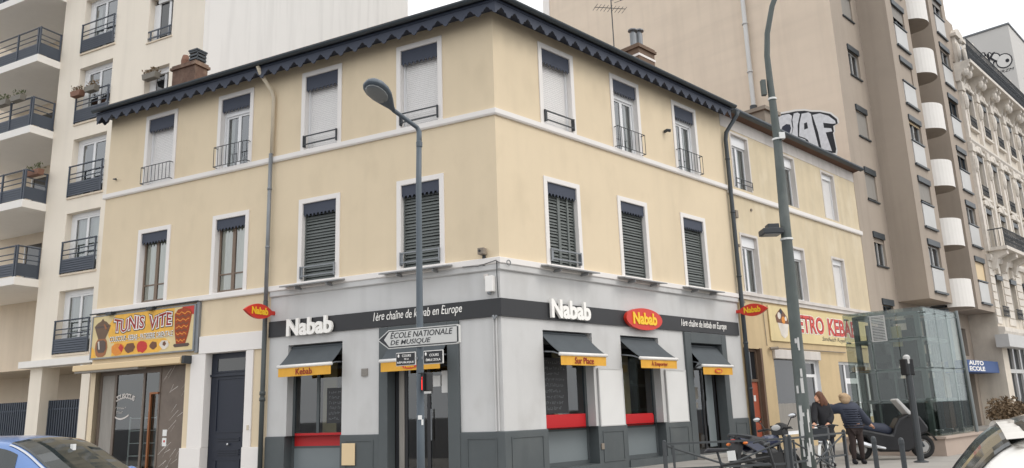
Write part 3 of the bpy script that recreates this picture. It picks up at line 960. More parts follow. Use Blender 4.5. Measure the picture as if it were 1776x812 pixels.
q = MB(); q.tube([(7.03, -.03, 9.6), (7.03, -.12, 9.62), (7.1, -.2, 9.6)], .05, 8); q.build('vent_spout', 'iron', cb, R_)
q = MB(); q.box(-13.2, -13.16, -.1, .0, 8.95, 8.98); q.box(-13.2, -13.05, -.11, -.09, 8.94, 8.97); q.build('wall_hook', 'iron', cb, L_)
q = MB(); q.box(-3.78, -3.61, -.04, .0, 2.52, 2.70)
for i in range(4): q.box(-3.77, -3.62, -.05, -.04, 2.54 + i * .04, 2.56 + i * .04)
q.build('vent_grille', 'blind_grey', cb, L_)
MB().tube([(-.17, -.05, 3.64), (-.17, -.05, 1.18)], .022, 8).tube([(-.10, -.05, 3.64), (-.10, -.05, 1.18)], .016, 8).build('conduit', 'grey_render', cb, L_)
MB().tube([(-.15, -.09, 3.66), (-.1, -.12, 3.58), (-.05, -.1, 3.66)], .03, 8).build('cable_gland', 'zinc', cb, L_)
q = MB(); q.tube([(-.02, -.09, 4.88), (-.03, -.08, 4.6), (-.02, -.07, 4.06)], .012, 6); q.tube([(-.9, -.1, 4.84), (-.5, -.1, 4.81), (-.02, -.1, 4.9)], .008, 6)
q.tube([(-.02, -.1, 4.88), (.06, -.11, 4.83)], .008, 6)
q.build('cable', 'iron', cb, L_)
MB().torus(.06, .008, 14, 6, T((.2, -.1, 4.86))).build('cable_loop', 'zinc', cb, R_)

o = thing('alarm_box', 'white alarm box high on the grey wall beside the building corner', 'alarm box', FL @ T((-.21, -.09, 4.2)))
MB().box(-.1, .1, -.05, .08, 0, .36).build('case', 'white_plastic', o, bevel=.015)
MB().lathe([(.03, -.06), (.05, -.02), (.05, 0)], 10, T((-.02, 0, 0))).build('siren', 'zinc', o)
tag(MB().box(-.07, .03, -.06, .0, 4.39, 4.52).build('junction_box', 'old_white', None, FL @ T((-.3, -.02, .1)), bevel=.01), 'small white junction box touching the top of the alarm box', 'junction box')
o = thing('security_camera', 'small beige wall camera box on the ochre wall above the corner ledge', 'camera', FL @ T((-.37, 0, 5.06)))
MB().box(-.08, .08, -.2, -.04, 0, .15).build('housing', 'mortar_grey', o, bevel=.012)
MB().box(-.03, .03, -.06, .0, -.25, .06).build('bracket', 'iron', o)
MB().tube([(-.02, -.2, .08), (-.02, -.215, .08)], .03, 10).build('lens', 'band_black', o)
tag(MB().box(-.19, .19, -.025, 0, 0, .5).build('notice_board', 'cream_metal', None, FL @ T((-4.1, -.07, .48)), bevel=.006), 'blank beige notice plate on the dark plinth under the kebab window side', 'notice board')
for i, (a, b, lab) in enumerate(((3.25, 4.18, 'blank white poster panel between the two shop windows with red bands'), (6.13, 7.06, 'blank white poster panel beside the side door surround'))):
    o = thing('poster_panel', lab, 'poster panel', FR @ T((a, -.02, 1.185)), 'blank poster panels on the grey wall')
    MB().box(0, b - a, -.03, .0, 0, 1.34).build('board', 'poster_board', o)
    s = MB(); W_ = b - a
    s.box(-.03, 0, -.04, .0, -.03, 1.37); s.box(W_, W_ + .02, -.04, 0, -.03, 1.37); s.box(0, W_, -.04, 0, 1.34, 1.37); s.box(0, W_, -.04, 0, -.03, 0)
    s.build('frame', 'grey_render', o)
tag(MB().box(-.05, .05, -.03, 0, 0, .14).build('socket_box', 'mortar_grey', None, FR @ T((3.22, -.055, .62)), bevel=.008), 'small grey socket box on the dark plinth by the first side window', 'socket')
tag(MB().box(-.06, .06, -.1, 0, 0, .16).build('wall_light', 'mortar_grey', None, FR @ T((3.12, -.0, 2.6)), bevel=.02), 'small grey wall light beside the valance of the Sur Place awning', 'wall light')

# ---- awnings
def awning(F, x0, x1, zt, zf, p, words, label, oval=False):
    o = thing('awning', label, 'awning', F @ T(((x0 + x1) / 2, 0, 0)), 'small grey awnings over the snack bar openings')
    w = (x1 - x0) / 2
    s = MB()
    n = 6
    for i in range(n):
        u0, u1 = i / n, (i + 1) / n
        f = lambda u: (.12 - u * (p + .12), zt + (zf - zt) * u - .035 * math.sin(math.pi * u))
        (ya, za), (yb, zb) = f(u0), f(u1)
        s.quad((-w, ya, za), (w, ya, za), (w, yb, zb), (-w, yb, zb))
        s.quad((-w, ya, za - .012), (-w, yb, zb - .012), (w, yb, zb - .012), (w, ya, za - .012))
    s.build('canopy', 'awning_grey', o)
    s = MB(); s.tube([(-w - .03, -p, zf - .02), (w + .03, -p, zf - .02)], .042, 10); s.build('front_bar', 'white_plastic', o, smooth=True)
    s = MB(); n = 16
    for i in range(n):
        a, b = -w + i * 2 * w / n, -w + (i + 1) * 2 * w / n
        ya, yb = -p + .008 * math.sin(i * 1.3), -p + .008 * math.sin((i + 1) * 1.3)
        s.quad((a, ya, zf - .27), (b, yb, zf - .27), (b, -p, zf - .05), (a, -p, zf - .05))
    v = s.build('valance', 'valance_yellow', o)
    if oval:
        t = MB(); t.prism([(.2 * math.cos(a), zf - .165 + .07 * math.sin(a)) for a in [i * math.pi / 12 for i in range(24)]], -p - .016, -p - .012); t.build('oval_patch', 'sign_red', v)
        t = MB(); t.add(*fit_text('Nabab', -.13, .13, zf - .205, zf - .125, .01, .004), T((0, -p - .02, 0))); t.build('lettering', 'sign_yellow', v)
    else:
        t = MB(); t.add(*fit_text(words, -.27 * len(words) ** .5 * .42, .27 * len(words) ** .5 * .42, zf - .235, zf - .085, .01, .006), T((0, -p - .012, 0))); t.build('lettering', 'text_red', v)
    for sx in (-1, 1): MB().tube([(sx * (w - .02), .1, zt - .45), (sx * (w - .03), -p * .5, (zt + zf) / 2 - .22), (sx * (w - .03), -p, zf - .03)], .018, 6).build('arm', 'zinc', o)
    MB().tube([(-w, .13, zt - .02), (w, .13, zt - .02)], .05, 10).build('roller_tube', 'gutter_dark', o)
awning(FL, -6.06, -4.42, 3.36, 2.87, .38, 'Kebab', 'grey awning with yellow valance reading Kebab')
awning(FL, -3.0, -1.4, 3.36, 2.84, .33, '', 'grey awning with red oval mark above the door behind the street lamp', True)
awning(FR, 1.36, 3.0, 3.37, 2.84, .5, 'Sur Place', 'grey awning with yellow valance reading Sur Place')
awning(FR, 4.3, 5.9, 3.37, 2.81, .57, 'À Emporter', 'grey awning with yellow valance reading À Emporter')
awning(FR, 7.5, 9.1, 3.28, 2.69, .36, '', 'grey awning with red oval mark above the door next to the dark rain pipe', True)

# ---- lettering and oval signs of the snack bar
def letters(F, x0, x1, z0, z1, y, words, label, m, bold, depth, cat, shear=0.0, wob=0.0, group=None):
    s = MB(); s.add(*fit_text(words, x0, x1, z0, z1, bold, depth, shear, wob), T((0, y, 0)))
    return tag(s.build('sign_lettering', m, None, F), label, cat, group)
letters(FL, -6.06, -4.6, 3.62, 4.06, -.11, 'Nabab', 'raised white block letters on the black band over the Kebab awning', 'letter_white', .035, .07, 'lettering')
letters(FR, 1.53, 2.96, 3.69, 4.14, -.11, 'Nabab', 'raised white block letters on the black band over the Sur Place awning', 'letter_white', .035, .07, 'lettering')
letters(FL, -3.42, -.96, 3.74, 4.02, -.058, '1ère chaîne de kebab en Europe', 'white handwritten slogan on the black band above the street lamp door', 'letter_white', .0, .008, 'lettering', .22, .022)
letters(FR, 7.05, 9.5, 3.73, 4.0, -.058, '1ère chaîne de kebab en Europe', 'white handwritten slogan on the black band between red oval sign and dark rain pipe', 'letter_white', .0, .008, 'lettering', .22, .022)
def ell(rx, rz, n=36, p=1.0): return [(rx * math.cos(2 * math.pi * i / n), rz * math.sin(2 * math.pi * i / n)) for i in range(n)]
o = thing('oval_sign', 'large red oval sign with yellow letters fixed flat on the black band', 'shop sign', FR @ T((5.19, -.1, 3.86)))
MB().prism(ell(.8, .29), -.05, .05).build('panel', 'sign_red', o)
t = MB(); t.add(*fit_text('Nabab', -.53, .53, -.15, .17, .035, .02), T((0, -.06, 0))); t.build('lettering', 'sign_yellow', o)
def lens(rx, rz, n=14):
    return [(-rx + 2 * rx * i / n, rz * (1 - (2 * i / n - 1) ** 2)) for i in range(n + 1)] + [(rx - 2 * rx * i / n, -rz * (1 - (2 * i / n - 1) ** 2)) for i in range(1, n)]
def blade(F, x, z, sgn, label):
    M = F @ T((x, -.56, z)) @ RZ(sgn * 90)
    o = thing('hanging_sign', label, 'shop sign', M, 'red projecting snack bar signs')
    MB().prism(lens(.5, .19), -.04, .04).build('panel', 'sign_red', o)
    for s_, rot in ((-1, 0), (1, 180)):
        t = MB(); t.add(*fit_text('Nabab', -.28, .28, -.085, .1, .03, .012), RZ(rot) @ T((0, -.05, 0))); t.build('lettering', 'sign_yellow', o)
    MB().box(sgn * .44, sgn * .58, -.025, .025, -.05, .05).build('bracket', 'sign_red', o)
blade(FL, -6.6, 4.27, -1, 'red pointed sign with yellow letters projecting beside the pale rain pipe')
blade(FR, 10.3, 4.4, 1, 'red pointed sign with yellow letters projecting beside the dark rain pipe')

# ---- the couscous shop's sign board and its awning case
o = thing('restaurant_sign', 'yellow printed restaurant sign board with a tajine pot and a kebab cone', 'sign board', FL @ T((-11.47, -.1, 3.46)))
W2 = 2.13
fr = MB()
fr.box(-W2, W2, -.012, .1, 0.02, .06).box(-W2, W2, -.012, .1, 1.27, 1.295).box(-W2, -W2 + .05, -.012, .1, .06, 1.27).box(W2 - .05, W2, -.012, .1, .06, 1.27)
fr.box(W2, W2 + .11, .02, .12, -.03, 1.35)
fr.build('frame', 'zinc', o)
x0, x1 = -W2 + .05, W2 - .05
pb = MB(); pb.quad((x0, .0, .06), (x1, .0, .06), (x1, .0, 1.27), (x0, .0, 1.27)); pn = pb.build('panel', 'sign_cream', o)
def sheet(poly, m, y, name):
    s = MB(); s.prism(poly, y - .003, y); return s.build(name, m, pn)
sheet([(-1.38, .68), (-1.25, .45), (1.3, .5), (1.3, 1.26), (-1.1, 1.26), (-1.38, 1.0)], 'print_yellow', -.001, 'yellow_field')
sheet([(-1.2, .08), (.75, .08), (1.2, .3), (1.0, .448), (-1.1, .448)], 'print_yellow', -.001, 'yellow_field')
sheet([(1.75, 1.08), (2.07, 1.02), (2.07, 1.26), (1.6, 1.26)], 'print_red', -.002, 'red_corner')
sheet([(-2.07, .07), (-1.85, .07), (-1.95, .3), (-2.07, .4)], 'print_yellow', -.001, 'yellow_field')
P = -.006
sheet([(-1.86, .14), (-1.76, .08), (-1.55, .08), (-1.44, .14), (-1.38, .34), (-1.42, .52), (-1.5, .62), (-1.8, .62), (-1.9, .5), (-1.92, .32)], 'copper', P, 'tajine_pot')
sheet([(-1.80, .60), (-1.5, .60), (-1.36, .84), (-1.3, .98), (-1.4, 1.02), (-1.5, 1.1), (-1.6, 1.13), (-1.66, 1.2), (-1.74, 1.12), (-1.86, 1.08), (-2.0, .98), (-1.93, .84)], 'brown_frame', P - .001, 'tajine_pot')
sheet([(-1.84, .3), (-1.74, .2), (-1.52, .2), (-1.44, .3), (-1.46, .5), (-1.56, .56), (-1.76, .56), (-1.84, .48)], 'pot_dark', P - .005, 'tajine_pot')
sheet([(-1.8, .52), (-1.74, .3), (-1.7, .3), (-1.74, .54)], 'stone_light', P - .009, 'highlight')
sheet([(-1.5, .86), (-1.44, .9), (-1.56, 1.04), (-1.6, 1.02)], 'copper', P - .009, 'highlight')
for i_ in range(9):
    rnd = random.Random(i_); z_ = .34 + i_ * .095; a_, b_ = 1.44 - i_ * .008, 1.78 + i_ * .022
    pts_ = [(a_ + (b_ - a_) * k_ / 8, z_ + .03 * math.sin(k_ * 1.9 + i_) + .012 * rnd.random()) for k_ in range(9)]
    sheet(pts_ + [(x_, y_ - .03) for x_, y_ in pts_[::-1]], ('print_orange', 'print_brown')[i_ % 2], P - .006, 'kebab_cone')
sheet([(-1.92, .93), (-1.42, .93), (-1.38, .98), (-1.96, .98)], 'pot_dark', P - .005, 'tajine_pot')
sheet([(1.4, .16), (1.9, .16), (1.96, .2), (1.92, .25), (1.36, .25), (1.34, .2)], 'pot_dark', P, 'kebab_cone')
sheet([(1.44, .25), (1.8, .25), (1.9, .55), (2.0, 1.08), (1.92, 1.18), (1.7, 1.24), (1.45, 1.2), (1.33, 1.08), (1.36, .6)], 'kebab', P - .001, 'kebab_cone')
for x, r, m in ((-.95, .24, 'print_orange'), (-.42, .2, 'print_brown'), (.08, .22, 'print_red'), (.55, .14, 'print_brown'), (.98, .17, 'stone_light')):
    rnd = random.Random(int(x * 100)); n = 14
    sheet([(x + r * 1.1 * math.cos(i * 2 * math.pi / n) * (.85 + .3 * rnd.random()), .27 + r * .75 * math.sin(i * 2 * math.pi / n) * (.85 + .3 * rnd.random())) for i in range(n)], m, P, 'food_picture')
sheet([(.92, .26), (1.0, .22), (1.06, .28), (1.0, .36), (.93, .33)], 'print_brown', P - .004, 'food_picture')
sheet([(-.9, .3), (-.75, .16), (-.68, .3), (-.8, .4)], 'print_red', P - .004, 'food_picture')
for words, a, b in (('TUNIS', -1.16, .14), ('VITE', .3, 1.24)):
    for m, bold, y, g in (('pot_dark', .11, P - .002, .03), ('letter_white', .07, P - .006, .005), ('text_red', .015, P - .011, -.02)):
        vs, fs = fit_text(words, a - g, b + g, .72 - g, 1.19 + g, bold, .003, 0, .05)
        t = MB(); t.add(vs, fs, T((0 if m != 'graffiti_black' else .02, y, 0 if m != 'graffiti_black' else -.02))); t.build('lettering', m, pn)
for m, bold, y in (('text_dark', .05, P - .002), ('letter_white', .0, P - .006)):
    t = MB(); t.add(*fit_text('COUSCOUS - KEBAB - PATISSERIE ORIENTALE', -1.3, 1.3, .48, .64, bold, .003), T((0, y, 0))); t.build('lettering', m, pn)
q = MB(); q.tube([(-W2 - .1, -.03, 1.36), (-.9, -.04, 1.345), (W2 + .1, -.03, 1.37)], .02, 6)
for x in (-1.3, .4): q.box(x - .12, x + .12, -.12, .03, 1.27, 1.36)
q.build('cable_and_spotlights', 'iron', o)
o = thing('awning_case', 'rolled up beige awning case under the yellow restaurant sign board', 'awning', FL @ T((-11.8, 0, 3.12)))
MB().box(-2.2, 2.22, -.34, -.0, .03, .2).build('case', 'cream_metal', o, bevel=.02)
MB().box(-2.15, .55, -.3, -.02, -.02, .029).build('rolled_cloth', 'blind_grey', o)
MB().box(2.23, 2.34, -.3, 0, .02, .24).build('end_cap', 'iron', o, bevel=.02)

# ------------------------------------------------------------------ the weathered lower house to the right
wb = thing('weathered_house', 'peeling yellow three storey terraced house between the corner building and the concrete tower', 'building', FR @ T((RX_, 0, 0)))
def wx(x): return x - RX_
W2S = [11.55, 15.0, 18.5]
xe = 21.15 - RX_
holes = [(wx(x) - .52, wx(x) + .52, 5.08, 6.98) for x in W2S] + [(wx(x) - .55, wx(x) + .55, 8.6, 10.48) for x in W2S] + \
        [(wx(10.72), wx(11.5), PV, 3.28), (wx(12.4), wx(15.72), .55, 3.0), (wx(17.4), wx(20.3), .95, 3.0)]
MB().holed(.0, xe, PV, 4.9, holes, 0).build('ground_floor_wall', 'tan_render', wb)
q = MB().holed(.0, xe, 4.9, 11.05, holes, 0)
q.quad((xe, 0, PV), (xe, 9, PV), (xe, 9, 11.05), (xe, 0, 11.05))
q.build('wall', 'old_ochre', wb)
MB().quad((0.1, 1.3, PV), (xe, 1.3, PV), (xe, 1.3, 11), (0.1, 1.3, 11)).build('dark_backing', 'dark_void', wb)  # near-black sheet added to paint the rooms dark behind the windows
MB().run([(0, 8.3), (-.07, 8.3), (-.09, 8.34), (-.09, 8.47), (0, 8.49)], .06, xe + .05).build('ledge', 'trim_white', wb)
MB().run([(0, 4.84), (-.05, 4.84), (-.05, 4.96), (-.1, 4.97), (-.1, 5.08), (0, 5.1)], .06, xe + .05).build('cornice', 'old_white', wb)
MB().run([(0, 10.62), (-.012, 10.62), (-.012, 11.05), (0, 11.05)], .0, xe).build('frieze', 'old_white', wb)
MB().run([(0, 11.05), (-.36, 11.12), (-.36, 11.19), (3.5, 12.3), (7, 11.1), (7, 11.05)], .0, xe + .1).build('roof', 'roof_tile', wb)
MB().run([(-.3, 11.06), (-.43, 11.08), (-.46, 11.13), (-.44, 11.2), (-.34, 11.2), (-.34, 11.12)], .0, xe + .15).build('gutter', 'gutter_dark', wb)
q = MB(); M = T((wx(16.3), 1.4, 0)); q.box(-.55, .55, -.4, .4, 11.2, 12.85, M); q.box(-.65, .65, -.5, .5, 12.85, 13.0, M)
q.build('chimney', 'mortar_grey', wb)
def old_window(x, z0, z1, w, kind, rail):
    M = T((wx(x), 0, z0)); h = z1 - z0
    s = MB()
    s.box(-w / 2 - .08, -w / 2, -.015, .0, 0, h); s.box(w / 2, w / 2 + .08, -.015, 0, 0, h); s.box(-w / 2 - .08, w / 2 + .08, -.015, 0, h, h + .08)
    s.reveal(-w / 2 + .001, w / 2 - .001, .001, h - .001, -.001, .25)
    win = s.build('window', 'old_white', wb, M)
    if kind == 'sash':
        MB().box(-w / 2, w / 2, .1, .24, h - .34, h).build('shutter_box', 'pvc_white', win)
        sashes(win, w - .02, .01, h - .34, .18, 'pvc_white', amt=.6)
    else:
        MB().box(-w / 2, w / 2, .1, .24, h - .2, h).build('shutter_box', 'pvc_white', win)
        roller(win, w - .02, .01, h - .2, .17, 'shutter_white')
    if rail:
        s = MB()
        for z in (.14, .3): s.box(-w / 2, w / 2, -.07, -.05, z, z + .025)
        for xx in (-w / 2, -.2, w / 2 - .02): s.box(xx, xx + .02, -.07, -.05, .05, .325)
        s.build('railing', 'iron', win)
for x, k_ in zip(W2S, ('sash', 'sash', 'roller')):
    old_window(x, 8.6, 10.48, 1.1, k_, x < 12); old_window(x, 5.08, 6.98, 1.04, k_, False)
q = MB(); q.box(wx(10.72), wx(10.8), .1, .2, PV, 3.28); q.box(wx(11.42), wx(11.5), .1, .2, PV, 3.28); q.box(wx(10.8), wx(11.42), .1, .2, 2.25, 2.33); q.box(wx(10.8), wx(11.42), .1, .2, 3.2, 3.28)
q.reveal(wx(10.72) + .001, wx(11.5) - .001, PV, 3.279, .0, .3)
dd = q.build('side_door', 'brown_frame', wb)
MB().box(wx(10.8), wx(11.42), .14, .18, PV, 2.25).build('door_leaf', 'rust_red', dd)
MB().box(wx(10.8), wx(11.42), .15, .17, 2.33, 3.2).build('fanlight', 'pane_dark', dd)
MB().box(wx(11.1), wx(11.22), .13, .139, 1.65, 1.83).build('door_notice', 'plate_white', dd)
q = MB()
for a, b in ((10.5, 10.72), (11.5, 11.62)): q.box(wx(a), wx(b), -.04, 0, PV, 3.3)
q.build('door_case', 'brown_frame', wb)
q = MB(); y = .15
for a, b, c, e in ((12.4, 12.47, .55, 3.0), (14.5, 14.62, .55, 3.0), (15.6, 15.72, .55, 3.0), (12.47, 14.5, .55, .65), (14.62, 15.6, 2.9, 3.0), (14.62, 15.6, 2.42, 2.52), (14.62, 15.6, .55, .8), (14.62, 14.72, .8, 2.42), (15.5, 15.6, .8, 2.42)):
    q.box(wx(a), wx(b), y - .03, y + .03, c, e)
q.reveal(wx(12.4) + .001, wx(15.72) - .001, .551, 2.999, .0, .3)
sf = q.build('shop_front', 'pvc_white', wb)
MB().quad((wx(12.4), y, .6), (wx(15.7), y, .6), (wx(15.7), y, 3.0), (wx(12.4), y, 3.0)).build('pane', 'pane_dark', sf)
MB().box(wx(12.47), wx(14.5), y - .02, y - .01, .65, 1.55).build('lower_panel', 'blind_grey', sf)
MB().box(wx(12.35), wx(15.75), -.1, .0, 3.0, 3.3).build('shutter_casing', 'old_white', wb, bevel=.01)
q = MB()
for a, b, c, e in ((17.4, 17.5, .95, 3.0), (18.1, 18.22, .95, 3.0), (19.2, 19.32, .95, 3.0), (20.2, 20.3, .95, 3.0), (17.5, 20.2, .95, 1.05), (17.5, 20.2, 2.9, 3.0), (18.22, 19.2, 2.2, 2.4)):
    q.box(wx(a), wx(b), y - .03, y + .03, c, e)
s2 = q.build('side_window', 'pvc_white', wb)
MB().reveal(wx(17.4) + .001, wx(20.3) - .001, .951, 2.999, .0, .3).build('reveal', 'old_white', s2)
MB().quad((wx(17.4), y, .95), (wx(20.3), y, .95), (wx(20.3), y, 3.0), (wx(17.4), y, 3.0)).build('pane', 'pane_dark', s2)
q = MB(); q.tube([(wx(12.1), -.06, 3.34), (wx(18.0), -.06, 3.34)], .02, 6); q.tube([(wx(12.05), -.1, 3.3), (wx(12.3), -.25, 3.32)], .05, 8)
q.tube([(wx(11.95), -.03, 4.8), (wx(12.0), -.03, 3.4)], .012, 6)
q.build('wall_pipe', 'mortar_grey', wb)
q = MB()
for x, z in ((10.9, 7.7), (11.9, 7.95), (10.85, 6.6), (10.8, 4.75)): q.tube([(wx(x), -.04, z), (wx(x), .0, z)], .05, 10)
q.box(wx(10.7), wx(10.85), -.1, 0, 7.5, 7.75)
q.build('wall_vent', 'mortar_grey', wb)

o = thing('kebab_sign', 'cream kebab shop sign board with red letters and a wrap sandwich picture', 'sign board', FR @ T((15.45, -.02, 3.58)))
pb = MB().box(-3.15, 4.85, -.03, .0, 0, 1.17); pn = pb.build('panel', 'sign_cream', o)
for m, bold, y, g in (('letter_white', .085, -.034, .03), ('text_red', .04, -.038, .01), ('sign_red', .0, -.042, 0)):
    for wd, xa_, xb_ in (('METRO', -1.75, .95), ('KEBAB', 1.3, 3.8)):
        t = MB(); t.add(*fit_text(wd, xa_ - g, xb_ + g, .36 - g, .98 + g, bold, .003), T((0, y, 0))); t.build('lettering', m, pn)
t = MB(); t.add(*fit_text('Sandwich Royal', .7, 2.7, .08, .30, .0, .003, .25, .04), T((0, -.035, 0))); t.build('lettering', 'text_dark', pn)
sheet([(-2.42, .2), (-2.2, .1), (-1.98, .2), (-1.82, .62), (-2.6, .62)], 'stone_light', -.032, 'sandwich_picture')
sheet([(-2.66, .62), (-1.8, .6), (-1.85, .8), (-2.1, 1.0), (-2.3, 1.12), (-2.5, 1.0), (-2.72, .84)], 'print_brown', -.034, 'sandwich_picture')
for x, z, r, m in ((-2.45, .86, .12, 'stone_light'), (-2.18, .72, .13, 'print_orange'), (-2.3, 1.0, .09, 'graffiti_navy'), (-2.0, .78, .08, 'stone_light')):
    sheet([(x + r * math.cos(i * .7), z + r * math.sin(i * .7)) for i in range(9)], m, -.038, 'sandwich_picture')

# ------------------------------------------------------------------ the concrete tower beyond
TW0, TW1, TH = 21.2, 34.3, 31.0
tw = thing('concrete_tower', 'tall beige concrete apartment tower with a graffitied blind wall and curved white balconies', 'building', FR @ T((TW0, 0, 0)))
q = MB()
q.quad((0, 17.2, 0), (0, 0, 0), (0, 0, TH), (0, 17.2, TH))
q.quad((0, 17.2, 0), (0, 17.2, TH), (13.1, 17.2, TH), (13.1, 17.2, 0))
q.quad((0, 0, TH), (13.1, 0, TH), (13.1, 17.2, TH), (0, 17.2, TH))
bl = q.build('blind_wall', 'tower_wall', tw)
q = MB()
q.box(-.07, .0, 16.7, 17.2, 0, TH); q.build('end_pier', 'trim_white', bl)
FW = 3.25                       # width of the plain window strip
BZ = 5.75                       # underside of the projecting bays
FO = -1.3
b1a, b1b, b2a, b2b = FW, 6.3, 10.15, 13.1
wins_small = []
zs = [5.0 + 2.93 * i for i in range(9)]
small = [(1.35, 2.55, z - .75, z + .75) for z in zs]
q = MB().holed(0, FW, PV, TH, small, 0)
for h in small: q.reveal(h[0], h[1], h[2], h[3], 0, .18)
# bays
ztops = [8.47 + 2.93 * i for i in range(8)]
for a, b in ((b1a, b1b), (b2a, b2b)):
    q.quad((a, 0.02, BZ), (a, FO, BZ), (a, FO, TH), (a, 0.02, TH))
    q.quad((b, 0.8, BZ), (b, 0.8, TH), (b, FO, TH), (b, FO, BZ))
    c = (a + b) / 2 + .05
    hs = [(c - .78, c + .78, z - 2.3, z) for z in ztops]
    q.holed(a, b, BZ, TH, hs, FO)
    for h in hs: q.reveal(h[0], h[1], h[2], h[3], FO, FO + .2)
    q.quad((a, FO, BZ), (b, FO, BZ), (b, 0.8, BZ), (a, 0.8, BZ))
q.quad((b1b, .8, PV), (b2a, .8, PV), (b2a, .8, TH), (b1b, .8, TH))
q.quad((b2a, .8, BZ), (b2a, 0, BZ), (b2a, 0, TH), (b2a, .8, TH))
gz = [(3.7, 6.0, PV, 3.1), (8.6, 12.6, PV, 2.7), (6.6, 7.6, .9, 3.4), (11.2, 12.3, 3.6, 5.0)]
q.holed(FW, 13.1, PV, BZ, gz, .01)
for h in gz: q.reveal(h[0], h[1], h[2], h[3], .01, .4)
q.build('wall', 'tower_brown', tw)
q = MB(); q.quad((FW, .42, PV), (13.1, .42, PV), (13.1, .42, BZ), (FW, .42, BZ)); q.build('ground_glazing', 'pane_dark', tw)
q = MB(); q.box(6.45, 6.95, -.9, -.3, 3.2, BZ); q.box(7.05, 7.3, -.5, .0, 3.2, BZ); q.build('downstand', 'pole_grey', tw)
q = MB()
for x in (8.6, 9.8, 11.0, 12.5): q.box(x, x + .08, .3, .4, PV, 2.7)
q.box(8.6, 12.6, .3, .4, 2.1, 2.18)
q.build('shop_frame', 'gutter_dark', tw)
def tower_window(x, y, z0, w, h, closed, panel, seed):
    rnd = random.Random(seed)
    win = MB().box(-w / 2 - .05, w / 2 + .05, -.07, .0, -.06, 0).build('window', 'gutter_dark', tw, T((x, y, z0)))
    MB().box(-w / 2 - .03, w / 2 + .03, -.06, .02, h - .24, h + .02).build('shutter_box', 'gutter_dark', win)
    MB().quad((-w / 2, .15, 0), (w / 2, .15, 0), (w / 2, .15, h - .24), (-w / 2, .15, h - .24)).build('pane', 'pane_dark', win)
    s = MB(); s.box(-w / 2, -w / 2 + .05, .1, .16, 0, h - .24); s.box(w / 2 - .05, w / 2, .1, .16, 0, h - .24); s.box(-.03, .03, .1, .16, 0, h - .24); s.box(-w / 2 + .05, w / 2 - .05, .102, .158, 0, .05); s.box(-w / 2 + .05, w / 2 - .05, .102, .158, h - .3, h - .25)
    s.build('sash', 'tower_panel' if rnd.random() < .4 else 'gutter_dark', win)
    if closed > 0:
        zc = (h - .24) * (1 - closed)
        MB().box(-w / 2, w / 2, .06, .09, zc, h - .24).build('roller_shutter', ('cream_metal', 'tower_brown', 'blind_grey')[seed % 3], win)
    if panel:
        MB().box(-w / 2 + .02, w / 2 - .02, -.03, .08, -1.12, -.1).build('spandrel_panel', 'tower_panel', win)
        MB().box(-w / 2 - .05, w / 2 + .05, -.1, .0, -1.22, -1.13).build('sill', 'gutter_dark', win)
for i, z in enumerate(zs): tower_window(1.95, 0, z - .72, 1.2, 1.46, (0, .15, .9, 1, 0, 1, .3, .2, 1)[i], False, i + (2 if i == 3 else 0))
for i, z in enumerate(ztops):
    tower_window((b1a + b1b) / 2 + .05, FO, z - 1.2, 1.56, 1.2, (0, .85, .1, 1, .6, 0, .4, 1)[i], True, i + 1)
    tower_window((b2a + b2b) / 2 + .05, FO, z - 1.2, 1.56, 1.2, (.95, 0, .2, 0, .1, .3, 1, .4)[i], True, i + 3)
# rounded loggia balconies between the bays
for i in range(8):
    z = 5.58 + 2.87 * i
    pts = [(b1b, .8), (b1b, FO + .15)]
    for k_ in range(1, 15):
        a = R(180 - k_ * 12)
        pts.append((b1b + .95 + .95 * math.cos(a), FO + .2 - .8 * math.sin(a)))
    pts.append((b1b + 1.9, .8))
    s = MB(); n = len(pts)
    def P3(p, zz, k_=1.0): return (b1b + (p[0] - b1b) * k_, .8 + (p[1] - .8) * k_, zz)
    for k_ in range(1, n - 1):
        a, b = pts[k_], pts[k_ + 1]
        s.quad((a[0], a[1], z), (b[0], b[1], z), (b[0], b[1], z + 1.3), (a[0], a[1], z + 1.3))
        s.quad(P3(a, z, .95), P3(a, z + 1.3, .95), P3(b, z + 1.3, .95), P3(b, z, .95))
        s.quad((a[0], a[1], z + 1.3), (b[0], b[1], z + 1.3), P3(b, z + 1.3, .95), P3(a, z + 1.3, .95))
    bal = s.build('balcony', 'slab_white', tw)
    s = MB(); s.v = [(x, y, z) for x, y in pts] + [(x, y, z + .12) for x, y in pts]
    s.f = [tuple(range(n))[::-1], tuple(range(n, 2 * n))]; s.m = [0, 0]
    s.build('balcony_floor', 'tower_brown', bal)
    s = MB(); s.tube([(b1b + 1.85, FO, z + .3), (b1b + 2.15, FO - .1, z + .27)], .03, 8); s.build('spout', 'tower_panel', bal)
    if i != 5:
        s = MB(); s.box(b1b + .4, b1b + 2.2, .72, .79, z + .15, z + 2.2); s.build('balcony_door', 'pane_dark', bal)
s = MB(); s.box(b1b, b2a, FO + .12, .8, 23.7, 26.2); s.build('loggia_lintel', 'tower_brown', tw)
s = MB()
for z0, z1 in ((24.2, 30), (19.9, 22.5)): s.prism([(13.1, z0), (13.1, z1), (14.6, z1), (14.6, z0)], -1.2, 1.0)
s.build('side_balcony', 'tower_brown', tw)
